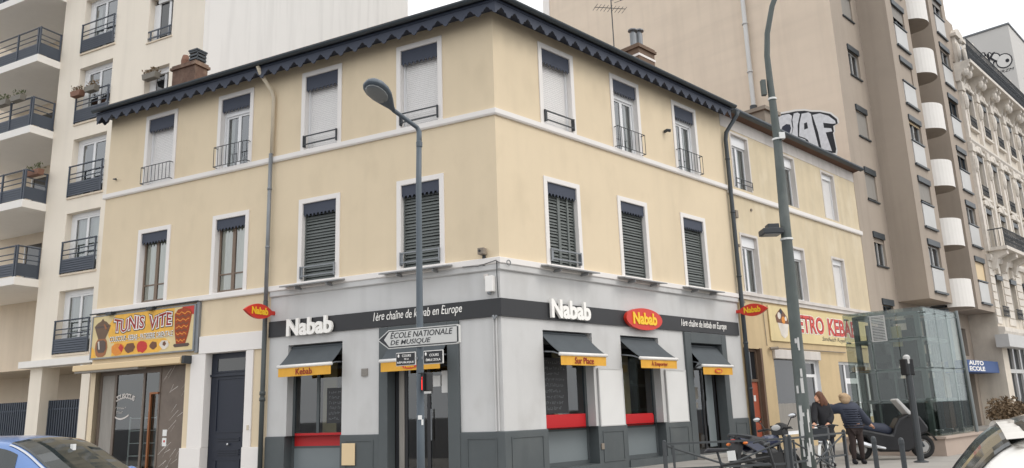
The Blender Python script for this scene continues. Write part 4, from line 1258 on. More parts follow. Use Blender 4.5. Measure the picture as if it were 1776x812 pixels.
# long flue on the blind wall, with the graffiti below it
MZ = RZ(-90)                     # wall frame: x runs from the back to the street edge, -y is outwards
BW = lambda s_, z: T((0, 0, 0)) @ Vector((0, s_, z))
q = MB(); q.tube([(-.3, 4.05, 14.6), (-.2, 4.05, 15.2), (-.2, 4.0, 30.5)], .11, 12)
for z in (17, 19.5, 22, 25): q.tube([(-.2, 4.05, z), (-.2, 4.05, z + .08)], .14, 12)
q.build('flue', 'tower_panel', tw, smooth=True)
MB().tube([(-.32, 4.05, 14.2), (-.22, 4.05, 15.3)], .17, 12).build('flue_base', 'iron', tw)
GM = MZ
def graf(pts, m, y, name, par):
    s = MB(); s.prism([(-a, b) for a, b in pts], y - .002, y); return s.build(name, m, par, GM)
g0 = graf([(3.23, 14.47), (2.92, 14.69), (2.5, 14.64), (2.18, 14.61), (1.73, 14.5), (1.39, 14.34), (1.01, 14.22), (0.56, 13.98), (0.29, 13.64), (0.27, 13.4), (0.49, 13.34), (0.49, 13.07), (0.55, 13.01), (0.5, 12.19), (0.55, 12.0), (0.8, 12.08), (1.25, 12.29), (1.77, 12.7), (2.6, 13.35), (3.38, 13.97)], 'graffiti_white', -.004, 'graffiti', tw)
g0['label'] = 'silver and black bubble letter graffiti reading OLAF'
def gsub(pts, m, y, name):
    s = MB(); s.prism([(-a, b) for a, b in pts], y - .002, y); return s.build(name, m, g0)
gsub([(3.15, 14.39), (2.85, 14.59), (2.46, 14.54), (2.15, 14.51), (1.73, 14.41), (1.41, 14.26), (1.05, 14.15), (0.62, 13.93), (0.36, 13.61), (0.34, 13.4), (0.55, 13.34), (0.55, 13.09), (0.6, 13.03), (0.55, 12.28), (0.6, 12.11), (0.84, 12.18), (1.27, 12.38), (1.76, 12.76), (2.55, 13.37), (3.29, 13.94)], 'graffiti_black', -.008, 'outline')
for pts in ([(3.16, 14.26), (3.05, 14.47), (2.79, 14.52), (2.47, 14.48), (2.34, 14.35), (2.4, 14.09), (2.38, 13.77), (2.49, 13.41), (2.87, 13.65), (3.28, 14.0)],
            [(2.24, 14.43), (2.06, 14.42), (1.96, 14.32), (2.13, 13.83), (2.18, 13.29), (1.86, 13.08), (1.79, 12.82), (2.15, 13.07), (2.48, 13.37), (2.34, 13.79), (2.34, 14.16)],
            [(1.88, 14.31), (1.56, 14.28), (1.46, 14.17), (1.44, 13.76), (1.28, 12.43), (1.63, 12.71), (1.75, 13.03), (1.87, 13.15), (2.12, 13.31), (2.02, 13.93)],
            [(1.4, 14.11), (1.06, 14.08), (0.7, 13.86), (0.44, 13.55), (0.42, 13.42), (0.56, 13.44), (0.97, 13.61), (0.96, 13.37), (0.65, 13.26), (0.62, 13.11), (0.91, 13.14), (0.74, 12.23), (1.18, 12.44), (1.24, 13.23)]):
    gsub(pts, 'silver_paint', -.012, 'letter')
gsub([(2.95, 13.75), (2.85, 13.97), (2.65, 14.04), (2.48, 13.97), (2.45, 13.78), (2.59, 13.46), (2.79, 13.6)], 'graffiti_navy', -.016, 'letter_inside')  # navy paint filling the inside of the O
gsub([(1.82, 13.83), (1.69, 13.85), (1.67, 13.56), (1.85, 13.54)], 'graffiti_black', -.016, 'letter_hole')

# AUTO ECOLE sign
o = thing('driving_school_sign', 'blue shop sign reading Auto Ecole under the concrete tower', 'shop sign', FR @ T((29.0, -1.0, 2.69)))
pn = MB().box(0, 5.0, -.1, .9, 0, .56).build('panel', 'sign_blue', o)
t = MB(); t.add(*fit_text('AUTO', .2, 2.5, .33, .54, .03, .01), T((0, -.105, 0))); t.build('lettering', 'letter_white', pn)
t = MB(); t.add(*fit_text('ECOLE', .2, 2.6, .06, .27, .03, .01), T((0, -.105, 0)))
t.build('lettering', 'letter_white', pn)

# ------------------------------------------------------------------ the ornate stone building further down the street
HO, H0, HN = -1.3, 34.32, 6
hb = thing('stone_apartment_building', 'ornate carved stone apartment building with long iron balcony and dormers', 'building', FR @ T((H0, HO, 0)))
PW = 2.72; HWID = 15.9
cx_ = [1.55 + PW * i for i in range(HN)]
cx_ = [c for c in cx_ if c < HWID - .7]
rows = [(5.6, 7.85), (9.3, 11.5), (12.2, 14.5), (16.2, 18.2)]
holes = [(c - .55, c + .55, a, b) for c in cx_ for a, b in rows] + [(1.0, 15.2, .3, 4.2)]
q = MB().holed(0, HWID, PV, 19.4, holes, 0)
for h in holes: q.reveal(h[0], h[1], h[2], h[3], 0, .3)
q.quad((0, 0, PV), (0, 12, PV), (0, 12, 19.4), (0, 0, 19.4))
q.build('wall', 'stone', hb)
for pr in ([(0, 15.0), (-.12, 15.0), (-.22, 15.14), (-.22, 15.25), (0, 15.3)], [(0, 8.5), (-.16, 8.5), (-.22, 8.65), (-.22, 8.8), (0, 8.85)], [(0, 4.6), (-.2, 4.6), (-.3, 4.8), (-.3, 5.0), (0, 5.05)]):
    MB().run(pr, 0, HWID).build('string_course', 'stone_light', hb)
q = MB()
for i in range(len(cx_) + 1):
    q = MB()
    for z in [5.2 + .42 * i_ for i_ in range(8)]:
        a = 0 if i == 0 else cx_[i - 1] + .75; b = HWID if i == len(cx_) else cx_[i] - .75
        if b > a: q.box(a, b, -.05, 0, z, z + .36)
    if q.v: q.build('rusticated_pier', 'stone_light', hb)
q = MB()
for i, c in enumerate(cx_):
    for (a, b) in rows[1:]:
        q.box(c - .75, c - .57, -.12, .0, a - .1, b + .1); q.box(c + .57, c + .75, -.12, 0, a - .1, b + .1)
        q.box(c - .85, c + .85, -.2, 0, b + .12, b + .28)
        q.prism([(c - .8, b + .28), (c + .8, b + .28), (c + .35, b + .52), (c, b + .62), (c - .35, b + .52)], -.16, 0)
        q.ball((c, -.15, b + .3), (.16, .12, .24), 8, 6); q.ball((c - .5, -.12, b + .2), (.14, .1, .14), 8, 5); q.ball((c + .5, -.12, b + .2), (.14, .1, .14), 8, 5)
        q.box(c - .8, c + .8, -.18, 0, a - .22, a - .1)
    for (a, b) in rows[:1]: q.box(c - .2, c + .2, -.14, 0, b + .05, b + .5)
for i in range(len(cx_) + 1):
    x = cx_[0] - PW / 2 + i * PW
    if x > HWID - .2: continue
    x = max(x, .25)
    q.box(x - .2, x + .2, -.16, .0, 9.0, 18.4)
    q.box(x - .27, x + .27, -.24, 0, 18.0, 18.5); q.box(x - .27, x + .27, -.24, 0, 14.5, 14.95)
    q.ball((x, -.22, 17.4), (.2, .16, .5), 8, 6); q.ball((x, -.2, 13.8), (.18, .14, .5), 8, 6)
    for dx in (-.32, .32):
        q.prism([(0, 18.5), (-.2, 18.5), (-.35, 18.9), (-.75, 19.2), (-.75, 19.4), (0, 19.4)], x + dx - .12, x + dx + .12, Matrix(((0, 1, 0, 0), (1, 0, 0, 0), (0, 0, 1, 0), (0, 0, 0, 1))))
    q.ball((x + .32, -.5, 18.95), (.16, .2, .26), 8, 6); q.ball((x - .32, -.5, 18.95), (.16, .2, .26), 8, 6)
q.build('carved_ornament', 'stone_light', hb, smooth=False)
def iron_rail(par, x0, x1, y, z, h, dense=.14, ends=0.0, m='iron'):
    s = MB()
    s.tube([(x0, y, z + h), (x1, y, z + h)], .03, 6); s.tube([(x0, y, z + .08), (x1, y, z + .08)], .025, 6); s.tube([(x0, y, z + h * .72), (x1, y, z + h * .72)], .018, 4)
    n = int((x1 - x0) / dense)
    for i in range(n + 1):
        x = x0 + (x1 - x0) * i / n
        s.box(x - .012, x + .012, y - .012, y + .012, z, z + h)
        if i < n and h > .5:
            s.tube([(x, y, z + .2), (x + dense, y, z + h * .45), (x, y, z + h * .7)], .012, 4)
    if ends:
        for x in (x0, x1):
            s.tube([(x, y, z + h), (x, y + ends, z + h)], .03, 6)
            for k_ in range(4): s.box(x - .012, x + .012, y + ends * k_ / 4, y + ends * k_ / 4 + .02, z, z + h)
    return s.build('railing', m, par)
for i, c in enumerate(cx_):
    for j, (a, b) in enumerate(rows):
        s = MB(); s.box(c - .55, c - .48, .2, .27, a, b); s.box(c + .48, c + .55, .2, .27, a, b); s.box(c - .04, c + .04, .2, .27, a, b); s.box(c - .48, c + .48, .2, .27, b - .09, b); s.box(c - .48, c + .48, .2, .27, a + .62, a + .68)
        wn = s.build('window', 'stone_light', hb)
        MB().quad((c - .55, .26, a), (c + .55, .26, a), (c + .55, .26, b), (c - .55, .26, b)).build('pane', 'pane_dark', wn)
        MB().box(c - .56, c + .56, -.1, .0, b - .28, b - .02).build('lambrequin', 'gutter_dark', wn)
        if not (j == 1 and i < 2): iron_rail(wn, c - .55, c + .55, -.14, a, .55, .16)
bl_ = MB().box(-.1, HWID, -.85, .0, 19.4, 19.58).build('long_balcony', 'stone_light', hb)
iron_rail(bl_, 0, HWID, -.78, 19.58, 1.25, .16)
MB().box(0, HWID, -.76, -.72, 19.6, 20.5).build('balcony_screen', 'gutter_dark', bl_)
bs = MB(); bs.box(.3, 5.0, -.95, 0, 9.02, 9.2); 
for x in (.7, 2.5, 4.5): bs.prism([(0, 8.0), (-.25, 8.1), (-.4, 8.6), (-.85, 8.8), (-.85, 9.02), (0, 9.02)], x - .2, x + .2, Matrix(((0, 1, 0, 0), (1, 0, 0, 0), (0, 0, 1, 0), (0, 0, 0, 1))))
bs = bs.build('small_balcony', 'stone_light', hb)
iron_rail(bs, .4, 4.9, -.88, 9.2, .95, .16, .85)
q = MB(); q.run([(.2, 19.4), (.35, 21.4), (.9, 22.6), (1.6, 23.2), (8, 23.4), (8, 19.4)], 0, HWID); rf2 = q.build('mansard_roof', 'zinc_roof', hb)
for c in cx_:
    s = MB(); s.box(c - .75, c + .75, -.05, 1.2, 19.6, 21.5); s.box(c - .9, c + .9, -.2, 1.2, 21.5, 21.68); s.prism([(c - .85, 21.68), (c + .85, 21.68), (c + .5, 22.0), (c, 22.15), (c - .5, 22.0)], -.15, 1.2)
    s.ball((c - .62, -.1, 20.6), (.16, .14, .6), 8, 6); s.ball((c + .62, -.1, 20.6), (.16, .14, .6), 8, 6); s.ball((c, -.12, 21.5), (.2, .14, .24), 8, 6)
    dm = s.build('dormer', 'stone_light', rf2)
    MB().box(c - .42, c + .42, -.065, -.052, 19.7, 21.2).build('dormer_window', 'pane_dark', dm)
q = MB(); q.box(-.9, 3.4, -.6, -.0, 3.95, 4.58); q.build('shop_canopy', 'tower_panel', hb)
q = MB(); q.quad((1, .25, .3), (15.2, .25, .3), (15.2, .25, 4.2), (1, .25, 4.2)); sg = q.build('shop_glazing', 'pane_dark', hb)
q = MB()
for x in [1 + 1.4 * i for i in range(11)]: q.box(x, x + .1, .12, .24, .3, 4.2)
q.box(1, 15.2, .12, .24, 2.7, 2.9)
q.build('shop_frame', 'tower_panel', sg)

# ------------------------------------------------------------------ the taller building after it, with a blind gable
fb = thing('grey_gable_building', 'tall pale grey building with a graffitied blind gable rising behind the stone balcony', 'building', FR @ T((50.3, -1.25, 0)))
q = MB(); FBH = 27.5
q.quad((0, 14, 0), (0, 0, 0), (0, 0, FBH), (0, 14, FBH)); q.quad((0, 0, FBH), (26, 0, FBH), (26, 14, FBH), (0, 14, FBH))
fh = [(2 + 3.2 * i, 3.0 + 3.2 * i, 4 + 3 * j, 6 + 3 * j) for i in range(7) for j in range(7)]
q.holed(0, 26, 0, FBH, fh, 0)
for h in fh: q.reveal(h[0], h[1], h[2], h[3], 0, .25)
q.build('wall', 'gable_grey', fb)
MB().quad((0, .25, 0), (26, .25, 0), (26, .25, FBH - .2), (0, .25, FBH - .2)).build('glazing', 'pane_dark', fb)
q = MB(); q.box(-.08, 26, -.08, .1, FBH, FBH + .12); q.box(-.08, .1, .1, 14, FBH, FBH + .12); q.build('roof_edge', 'zinc_roof', fb)
def gtag(poly, m, y, name, par):
    s = MB(); s.prism([(-a, b) for a, b in poly], y - .01, y); return s.build(name, m, par, GM)
def blob(cx, cz, rx, rz, n=18, ph=0): return [(cx + rx * math.cos(i * 2 * math.pi / n + ph), cz + rz * math.sin(i * 2 * math.pi / n + ph)) for i in range(n)]
# bubble letters, drawn in (distance back from the street, height)
gg = None
GZ = .75
for cx, cz, rx, rz in ((2.25, 24.75 + GZ, .28, .42), (1.85, 24.7 + GZ, .24, .55), (1.45, 24.5 + GZ, .22, .62), (1.2, 24.6 + GZ, .4, .36), (.62, 24.15 + GZ, .52, .56)):
    if gg is None:
        gg = gtag(blob(cx, cz, rx, rz), 'graffiti_black', -.01, 'graffiti', fb); gg['label'] = 'white bubble letter graffiti outlined in black'
    else:
        s = MB(); s.prism([(-a, b) for a, b in blob(cx, cz, rx, rz)], -.021, -.011); s.build('outline', 'graffiti_black', gg)
    s = MB(); s.prism([(-a, b) for a, b in blob(cx, cz, rx - .07, rz - .08)], -.033, -.023); s.build('letter', 'graffiti_white', gg)
for t_, a, b, c, e in (('S', 2.42, 2.08, 24.4, 25.1), ('U', 1.98, 1.7, 24.3, 25.2), ('K', 1.6, 1.0, 24.25, 25.0)):
    s = MB(); s.add(*fit_text(t_, -a, -b, c + GZ, e + GZ, .02, .006), T((0, -.04, 0))); s.build('letter_line', 'graffiti_black', gg)
s = MB(); s.prism([(-a, b) for a, b in blob(.42, 24.1 + GZ, .12, .14)], -.046, -.036); s.build('letter_line', 'graffiti_black', gg)
s = MB(); s.add(*fit_text('JRZM', -1.1, -.1, 23.25 + GZ, 23.5 + GZ, .0, .006, .3), T((0, -.012, 0))); s.build('signature', 'graffiti_black', gg)

# ------------------------------------------------------------------ the modern flats on the left
MO = 3.2
mbld = thing('modern_flats', 'cream modern apartment block with slate balconies beside the ochre corner building', 'building', FL @ T((-13.42, MO, 0)))
def mx_(x): return x + 13.42
ML, MH = mx_(-21.55), 27.0
zr = [4.2 + 3.0 * i for i in range(8)]
holes = [(mx_(-20.25), mx_(-18.3), z, z + 2.36) for z in zr] + [(mx_(-16.4), mx_(-15.1), z - .5 + .0, z + 1.38) for z in zr[2:]] 
q = MB().holed(ML, 0, 4.02, MH, holes, 0)
for h in holes: q.reveal(h[0], h[1], h[2], h[3], 0, .32)
q.quad((ML, 0, 4.02), (ML, 0, MH), (ML, 2.0, MH), (ML, 2.0, 4.02))
q.box(ML, ML + .7, .02, .7, PV, 3.78); q.box(mx_(-18.6), mx_(-18.15), .02, .7, PV, 3.78)
q.box(mx_(-13.9), 0, .02, .7, PV, 3.78)
q.build('wall', 'concrete_cream', mbld)
q = MB(); q.quad((0, 0, PV), (0, 13.2, PV), (0, 13.2, MH), (0, 0, MH)); q.quad((ML - 14, 13.2, MH), (0, 13.2, MH), (0, 0, MH), (ML - 14, 0, MH)); q.quad((0, 13.2, 0), (ML - 14, 13.2, 0), (ML - 14, 13.2, MH), (0, 13.2, MH))
q.build('party_wall', 'party_white', mbld)
MB().box(ML - .3, 0, -.28, .3, 3.78, 4.018).build('porch_lintel', 'slab_white', mbld)
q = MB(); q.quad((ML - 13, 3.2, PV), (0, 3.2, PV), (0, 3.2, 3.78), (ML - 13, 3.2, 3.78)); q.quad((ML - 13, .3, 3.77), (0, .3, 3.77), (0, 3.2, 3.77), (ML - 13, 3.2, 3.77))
q.build('porch_back', 'concrete_buff', mbld)
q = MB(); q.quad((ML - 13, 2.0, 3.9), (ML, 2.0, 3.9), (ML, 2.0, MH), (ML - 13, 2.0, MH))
q.build('loggia_wall', 'concrete_buff', mbld)
MB().quad((ML + .1, .9, 4.05), (-.1, .9, 4.05), (-.1, .9, MH - .1), (ML + .1, .9, MH - .1)).build('dark_backing', 'dark_void', mbld)  # black sheet standing in for unlit room depth behind the flats' windows
def slat_panel(s, x0, x1, y, z0, z1):
    n = int((z1 - z0) / .085)
    for i in range(n):
        z = z0 + i * (z1 - z0) / n
        s.quad((x0, y, z), (x1, y, z), (x1, y + .012, z + (z1 - z0) / n * .75), (x0, y + .012, z + (z1 - z0) / n * .75))
        s.quad((x0, y + .012, z + (z1 - z0) / n * .75), (x1, y + .012, z + (z1 - z0) / n * .75), (x1, y + .03, z + (z1 - z0) / n), (x0, y + .03, z + (z1 - z0) / n))
    s.box(x0, x1, y + .03, y + .045, z0, z1)
for i, z in enumerate(zr):
    x0, x1 = mx_(-20.25), mx_(-18.3); w_ = x1 - x0
    wn = MB().box(x0 - .06, x1 + .06, -.05, .3, z - .07, z).build('window', 'concrete_buff', mbld)
    c = MB(); xm = (x0 + x1) / 2
    for a, b in ((x0 + .25, xm), (xm, x1)):
        c.box(a, a + .06, .24, .3, z, z + 2.2); c.box(b - .06, b, .24, .3, z, z + 2.2); c.box(a + .06, b - .06, .24, .3, z, z + .1); c.box(a + .06, b - .06, .24, .3, z + 2.12, z + 2.2)
    c.box(x0 + .25, x1, .236, .296, z, z + .03); c.box(x0, x0 + .25, .24, .3, z, z + 2.36); c.box(x0 + .25, x1, .22, .3, z + 2.2, z + 2.36)
    c.build('sash', 'pvc_white', wn)
    MB().quad((x0, .27, z), (x1, .27, z), (x1, .27, z + 2.2), (x0, .27, z + 2.2)).build('pane', 'glass_window', wn)
    c = MB(); n = 30
    for k_ in range(n):
        u0, u1 = k_ / n, (k_ + 1) / n
        if (i in (1, 0) and .3 < u0 < .5) or (i in (2, 3) and (.15 < u0 < .85)) or i > 3 and .25 < u0 < .75: continue
        c.quad((x0 + u0 * w_, .4 + .03 * math.sin(k_ * 2), z), (x0 + u1 * w_, .4 + .03 * math.sin(k_ * 2 + 2), z), (x0 + u1 * w_, .4 + .03 * math.sin(k_ * 2 + 2), z + 2.2), (x0 + u0 * w_, .4 + .03 * math.sin(k_ * 2), z + 2.2))
    c.build('curtain', 'curtain', wn)
    s = MB(); slat_panel(s, x0 + .03, x1 - .02, -.08, z + .04, z + .56); s.build('slatted_panel', 'rail_slate', wn)
    s = MB()
    for zz in (.72, .9, 1.22): s.tube([(x0 - .02, -.06, z + zz), (x1, -.06, z + zz)], .022 if zz < 1.2 else .03, 6)
    for xx in (x0 + .02, x0 + w_ * .98): s.box(xx - .025, xx + .025, -.085, -.035, z, z + 1.25)
    s.build('railing', 'rail_slate', wn)
for i, z in enumerate(zr[2:]):
    x0, x1 = mx_(-16.4), mx_(-15.1); z0 = z - .5
    wn = MB().box(x0 - .04, x1 + .04, -.04, .3, z0 - .05, z0).build('small_window', 'concrete_buff', mbld)
    c = MB(); xm = x0 + .86
    for a, b in ((x0 + .28, xm), (xm, x1)):
        c.box(a, a + .06, .24, .3, z0, z0 + 1.66); c.box(b - .06, b, .24, .3, z0, z0 + 1.66); c.box(a + .06, b - .06, .24, .3, z0, z0 + .08)
    c.box(x0 + .25, x1, .18, .3, z0 + 1.66, z0 + 1.88); c.box(x0, x0 + .28, .24, .3, z0, z0 + 1.66)
    c.build('sash', 'pvc_white', wn)
    MB().quad((x0, .27, z0), (x1, .27, z0), (x1, .27, z0 + 1.7), (x0, .27, z0 + 1.7)).build('pane', 'pane_dark', wn)
    s = MB()
    for zz in (.14, .42): s.box(x0, x1, .0, .03, z0 + zz, z0 + zz + .05)
    for xx in (x0 + .1, x0 + .5, x1 - .2): s.box(xx, xx + .09, .01, .025, z0 + .02, z0 + .42)
    s.build('railing', 'rail_slate', wn)
# balconies
bx0, bx1 = ML - 3.3, ML + .0
for i, z in enumerate([6.85 + 3.0 * k_ for k_ in range(6)]):
    P0 = -.95 - .0
    s = MB(); s.box(bx0 - 3, bx1 - .0, P0, 2.0, z, z + .3); sb_ = s.build('balcony', 'slab_white', mbld)
    s = MB(); slat_panel(s, bx0 - 3, bx1 - .04, P0 + .06, z + .36, z + .84)
    s.build('slatted_panel', 'rail_slate', sb_)
    s = MB(); s.box(bx1 - .09, bx1 - .05, P0 + .1, -.03, z + .36, z + .84)
    for zz in (1.0, 1.2, 1.5):
        r_ = .022 if zz < 1.4 else .032
        s.tube([(bx0 - 3, P0 + .07, z + zz), (bx1 - .07, P0 + .07, z + zz)], r_, 6); s.tube([(bx1 - .07, P0 + .07, z + zz), (bx1 - .07, -.02, z + zz)], r_, 6)
    for xx in (bx1 - .07, bx1 - .2, bx1 - 1.5, bx1 - 2.9, bx1 - 4.3): s.box(xx - .03, xx + .03, P0 + .04, P0 + .1, z + .3, z + 1.53)
    s.box(bx1 - .1, bx1 - .04, -.06, 0, z + .3, z + 1.53)
    s.build('railing', 'rail_slate', sb_)
    c = MB(); c.quad((bx1 - .9, 1.99, z + .3), (bx1 - .1, 1.99, z + .3), (bx1 - .1, 1.99, z + 2.45), (bx1 - .9, 1.99, z + 2.45)); c.quad((bx1 - 4.2, 1.99, z + .3), (bx1 - 3.2, 1.99, z + .3), (bx1 - 3.2, 1.99, z + 2.5), (bx1 - 4.2, 1.99, z + 2.5))
    bd = c.build('balcony_door', 'pane_dark', sb_)
    for a in (bx1 - .96, bx1 - 4.28): MB().box(a, a + .06, 1.93, 1.985, z + .3, z + 2.5).build('door_frame', 'pvc_white', bd)
    if i == 2: MB().box(bx1 - 2.9, bx1 - 1.9, 1.0, 1.8, z + .3, z + 1.2).build('storage_box', 'curtain', sb_, bevel=.1)
s = MB(); slat_panel(s, bx1 - .9, bx1 - .05, 1.0, 4.15, 5.3); s.build('low_railing', 'rail_slate', mbld)
# flower boxes hung on the rails
def flower_box(x, y, z, label, m, w=.55, green=True, seed=1):
    o = thing('flower_box', label, 'flower box', FL @ T((x, MO + y, z)), 'flower boxes on the balcony rails')
    MB().prism([(-w / 2 + .05, 0), (w / 2 - .05, 0), (w / 2, .22), (-w / 2, .22)], -.14, .1).build('trough', m, o)
    rnd = random.Random(seed); s = MB()
    for _ in range(70):
        c_ = Vector(((rnd.random() - .5) * w * .95, (rnd.random() - .6) * .22, .2 + rnd.random() ** 1.5 * .22)); L = .03 + rnd.random() * .04
        u = Vector((rnd.random() - .5, rnd.random() - .5, rnd.random())).normalized(); v = u.orthogonal().normalized()
        s.quad(c_, c_ + u * L + v * L * .4, c_ + u * L * 2, c_ + u * L - v * L * .4)
    s.build('plants', 'leaf_green' if green else 'leaf_dry', o)
flower_box(-20.0, -.16, 14.25, 'brown terracotta flower box on the window rail by the eaves corner', 'terracotta', .6, False, 1)
flower_box(-19.15, -.16, 14.28, 'grey flower box next to the terracotta one on the window rail by the eaves', 'pot_grey', .62, False, 2)
flower_box(-15.95, -.06, 14.1, 'grey flower box on the small window next to the brick chimney', 'pot_grey', .75, False, 3)
flower_box(-22.45, -.98, 14.3, 'grey flower box nearest the corner of the planted balcony', 'pot_grey', .7, True, 4)
flower_box(-23.4, -.98, 14.3, 'grey flower box second from the corner of the planted balcony', 'pot_grey', .7, True, 5)
flower_box(-21.75, -.45, 11.22, 'long terracotta flower box on the side rail of a balcony', 'terracotta', .85, True, 6)
# gate of upright bars under the flats
o = thing('bar_gate', 'dark grey gate of tall vertical bars between the porch pillars', 'gate', FL @ T((mx_(-20) - 13.42, MO + .35, PV)))
s = MB(); x = -9.0
while x < 1.42:
    if not (-1.55 < x < -.85): s.box(x, x + .05, 0, .09, .05, 2.45)
    x += .13
s.build('bars', 'rail_slate', o)
MB().box(-9.0, -1.55, .02, .07, .1, .2).box(-.85, 1.42, .02, .07, .1, .2).box(-9, -1.55, .02, .07, 2.1, 2.16).box(-.85, 1.42, .02, .07, 2.1, 2.16).build('crossbar', 'rail_slate', o)
s = MB(); x = -.7
for i in range(6): s.box(-.75 + i * .36, -.55 + i * .36, .1, .12, .3, 1.55)
for i in range(10): s.box(-5.5 + i * .36, -5.3 + i * .36, .1, .12, .3, 1.55)
s.build('infill_panel', 'graffiti_navy', o)

# ------------------------------------------------------------------ street lamp with signs in front of the door
lx, ly = -1.44, 11.95
o = thing('street_lamp', 'slim grey street lamp with bent arm carrying the direction sign', 'street lamp', T((lx, ly, PV)))
MB().tube([(0, 0, 0), (0, 0, 1.2), (0, 0, 3.0), (0, 0, 4.9), (.015, 0, 5.86)], [.062, .058, .052, .045, .042], 12).build('pole', 'pole_grey', o, smooth=True)
hd = Vector((-.32, -.52, 6.03))
MB().tube([(.015, 0, 5.7), (.015, 0, 5.86), (-.02, 0, 5.93), tuple(hd)], [.042, .04, .036, .034], 10).build('arm', 'pole_grey', o, smooth=True)
MB().tube([(.015, 0, 5.6), (.015, 0, 5.68)], .05, 12).build('collar', 'pole_grey', o)
zx = Vector((-.36, -.80, .30)).normalized(); side = zx.cross(Vector((0, 0, 1))).normalized(); upv = side.cross(zx)
HM = Matrix((( zx.x, side.x, upv.x, hd.x), (zx.y, side.y, upv.y, hd.y), (zx.z, side.z, upv.z, hd.z), (0, 0, 0, 1)))
s = MB(); n = 16; prof = [(-.02, .03, .03), (.05, .05, .045), (.15, .10, .07), (.3, .165, .10), (.42, .185, .115), (.52, .17, .11), (.6, .12, .085), (.64, .05, .045), (.65, .004, .004)]
b0 = 0
for x, ry, rz in prof:
    for k_ in range(n):
        a = 2 * math.pi * k_ / n; zz = rz * math.sin(a)
        s.v.append(tuple(HM @ Vector((x * 1.08, ry * 1.08 * math.cos(a), 1.08 * (zz if zz > 0 else zz * .45)))))
for i in range(len(prof) - 1):
    for k_ in range(n):
        s.f.append((i * n + k_, i * n + (k_ + 1) % n, (i + 1) * n + (k_ + 1) % n, (i + 1) * n + k_)); s.m.append(0)
hh = s.build('lamp_head', 'pole_grey', o, smooth=True)
s = MB(); s.ball((.45, 0, -.045), (.21, .155, .032), 16, 8, HM); s.build('lamp_glass', 'lamp_glass', hh, smooth=True)

SG = T((lx, ly - .075, 0)) @ RZ(-26.25)
o = thing('direction_sign', 'white arrow shaped road sign reading École Nationale de Musique', 'road sign', SG @ T((0, -.0, 2.70)))
def arrow(i): return [(-.745 + i * 1.6, 0), (-.545 + i * .5, .142 - i), (.685 - i - .02, .142 - i), (.705 - i, .122 - i), (.705 - i, -.122 + i), (.685 - i - .02, -.142 + i), (-.545 + i * .5, -.142 + i)]
pn = MB().prism(arrow(0), -.02, .02).build('panel', 'sign_face', o)
MB().prism(arrow(.016), -.024, -.021).build('border', 'text_dark', pn)
MB().prism([(-.62, 0), (-.525, .112), (.665, .112), (.668, .1), (.668, -.1), (.665, -.112), (-.525, -.112)], -.029, -.025).build('face', 'sign_face', pn)
t = MB(); t.add(*fit_text('ÉCOLE NATIONALE', -.50, .60, .008, .118, .008, .003, .22), T((0, -.031, 0)))
t.add(*fit_text('DE MUSIQUE', -.50, .22, -.102, -.018, .008, .003, .22), T((0, -.031, 0))); t.build('lettering', 'text_dark', pn)
MB().box(-.03, .12, .02, .06, -.1, .1).build('clamp', 'zinc', o)
for a, b, l1, l2, lab in ((-.415, -.06, ('COURS', 'DE LA', 'RÉPUBLIQUE'), None, 'small black street name plate reading Cours de la République'), (.075, .42, ('COURS', 'ÉMILE ZOLA'), None, 'small black street name plate reading Cours Émile Zola')):
    o = thing('street_name_plate', lab, 'street sign', SG @ T(((a + b) / 2, -.0, 2.39)), 'street name plates on the lamp post')
    w_ = (b - a) / 2
    pn = MB().box(-w_, w_, -.012, .012, -.1, .1).build('panel', 'graffiti_white', o, bevel=.01)
    MB().box(-w_ + .012, w_ - .012, -.016, -.013, -.088, .088).build('face', 'band_black', pn)
    rows_ = ((-.06, .1, .03, .068), (-.02, .06, -.012, .014), (-.145, .15, -.068, -.028)) if len(l1) == 3 else ((-.06, .1, .012, .05), (-.12, .13, -.055, -.012))
    for wd, rr in zip(l1, rows_):
        t = MB(); t.add(*fit_text(wd, *rr, .01, .003), T((0, -.019, 0))); t.build('lettering', 'letter_white', pn)
    MB().ball((-.125, -.017, .05), (.016, .004, .026), 8, 6).build('crest', 'letter_white', pn)
    MB().box(*((w_, w_ + .03) if a < 0 else (-w_ - .03, -w_)), -.01, .01, -.02, .02).build('bracket', 'zinc', o)
o = thing('pedestrian_signal', 'black pedestrian signal with a lit red man on the lamp post', 'traffic signal', SG @ T((.12, -.02, 1.9)))
MB().box(-.05, .07, -.07, .09, 0, .27).build('housing', 'black_plastic', o, bevel=.015)
s = MB(); s.box(-.045, .03, -.13, -.071, .25, .262); s.box(.024, .03, -.13, -.071, .0, .25); s.build('visor', 'black_plastic', o)
s = MB(); s.box(-.022, .004, -.078, -.072, .07, .17); s.ball((-.009, -.075, .195), (.013, .004, .017), 8, 6); s.box(-.022, -.011, -.078, -.072, .02, .07); s.box(-.007, .004, -.078, -.072, .02, .07); s.build('red_man', 'signal_red', o)
s = MB(); s.box(-.03, .03, -.053, -.051, 1.5, 1.56); s.box(.02, .05, -.05, -.048, 1.42, 1.5)
tag(s.build('sticker', 'plate_white', None, T((lx, ly - .012, 0))), 'torn white stickers on the lamp post below the red man', 'sticker')

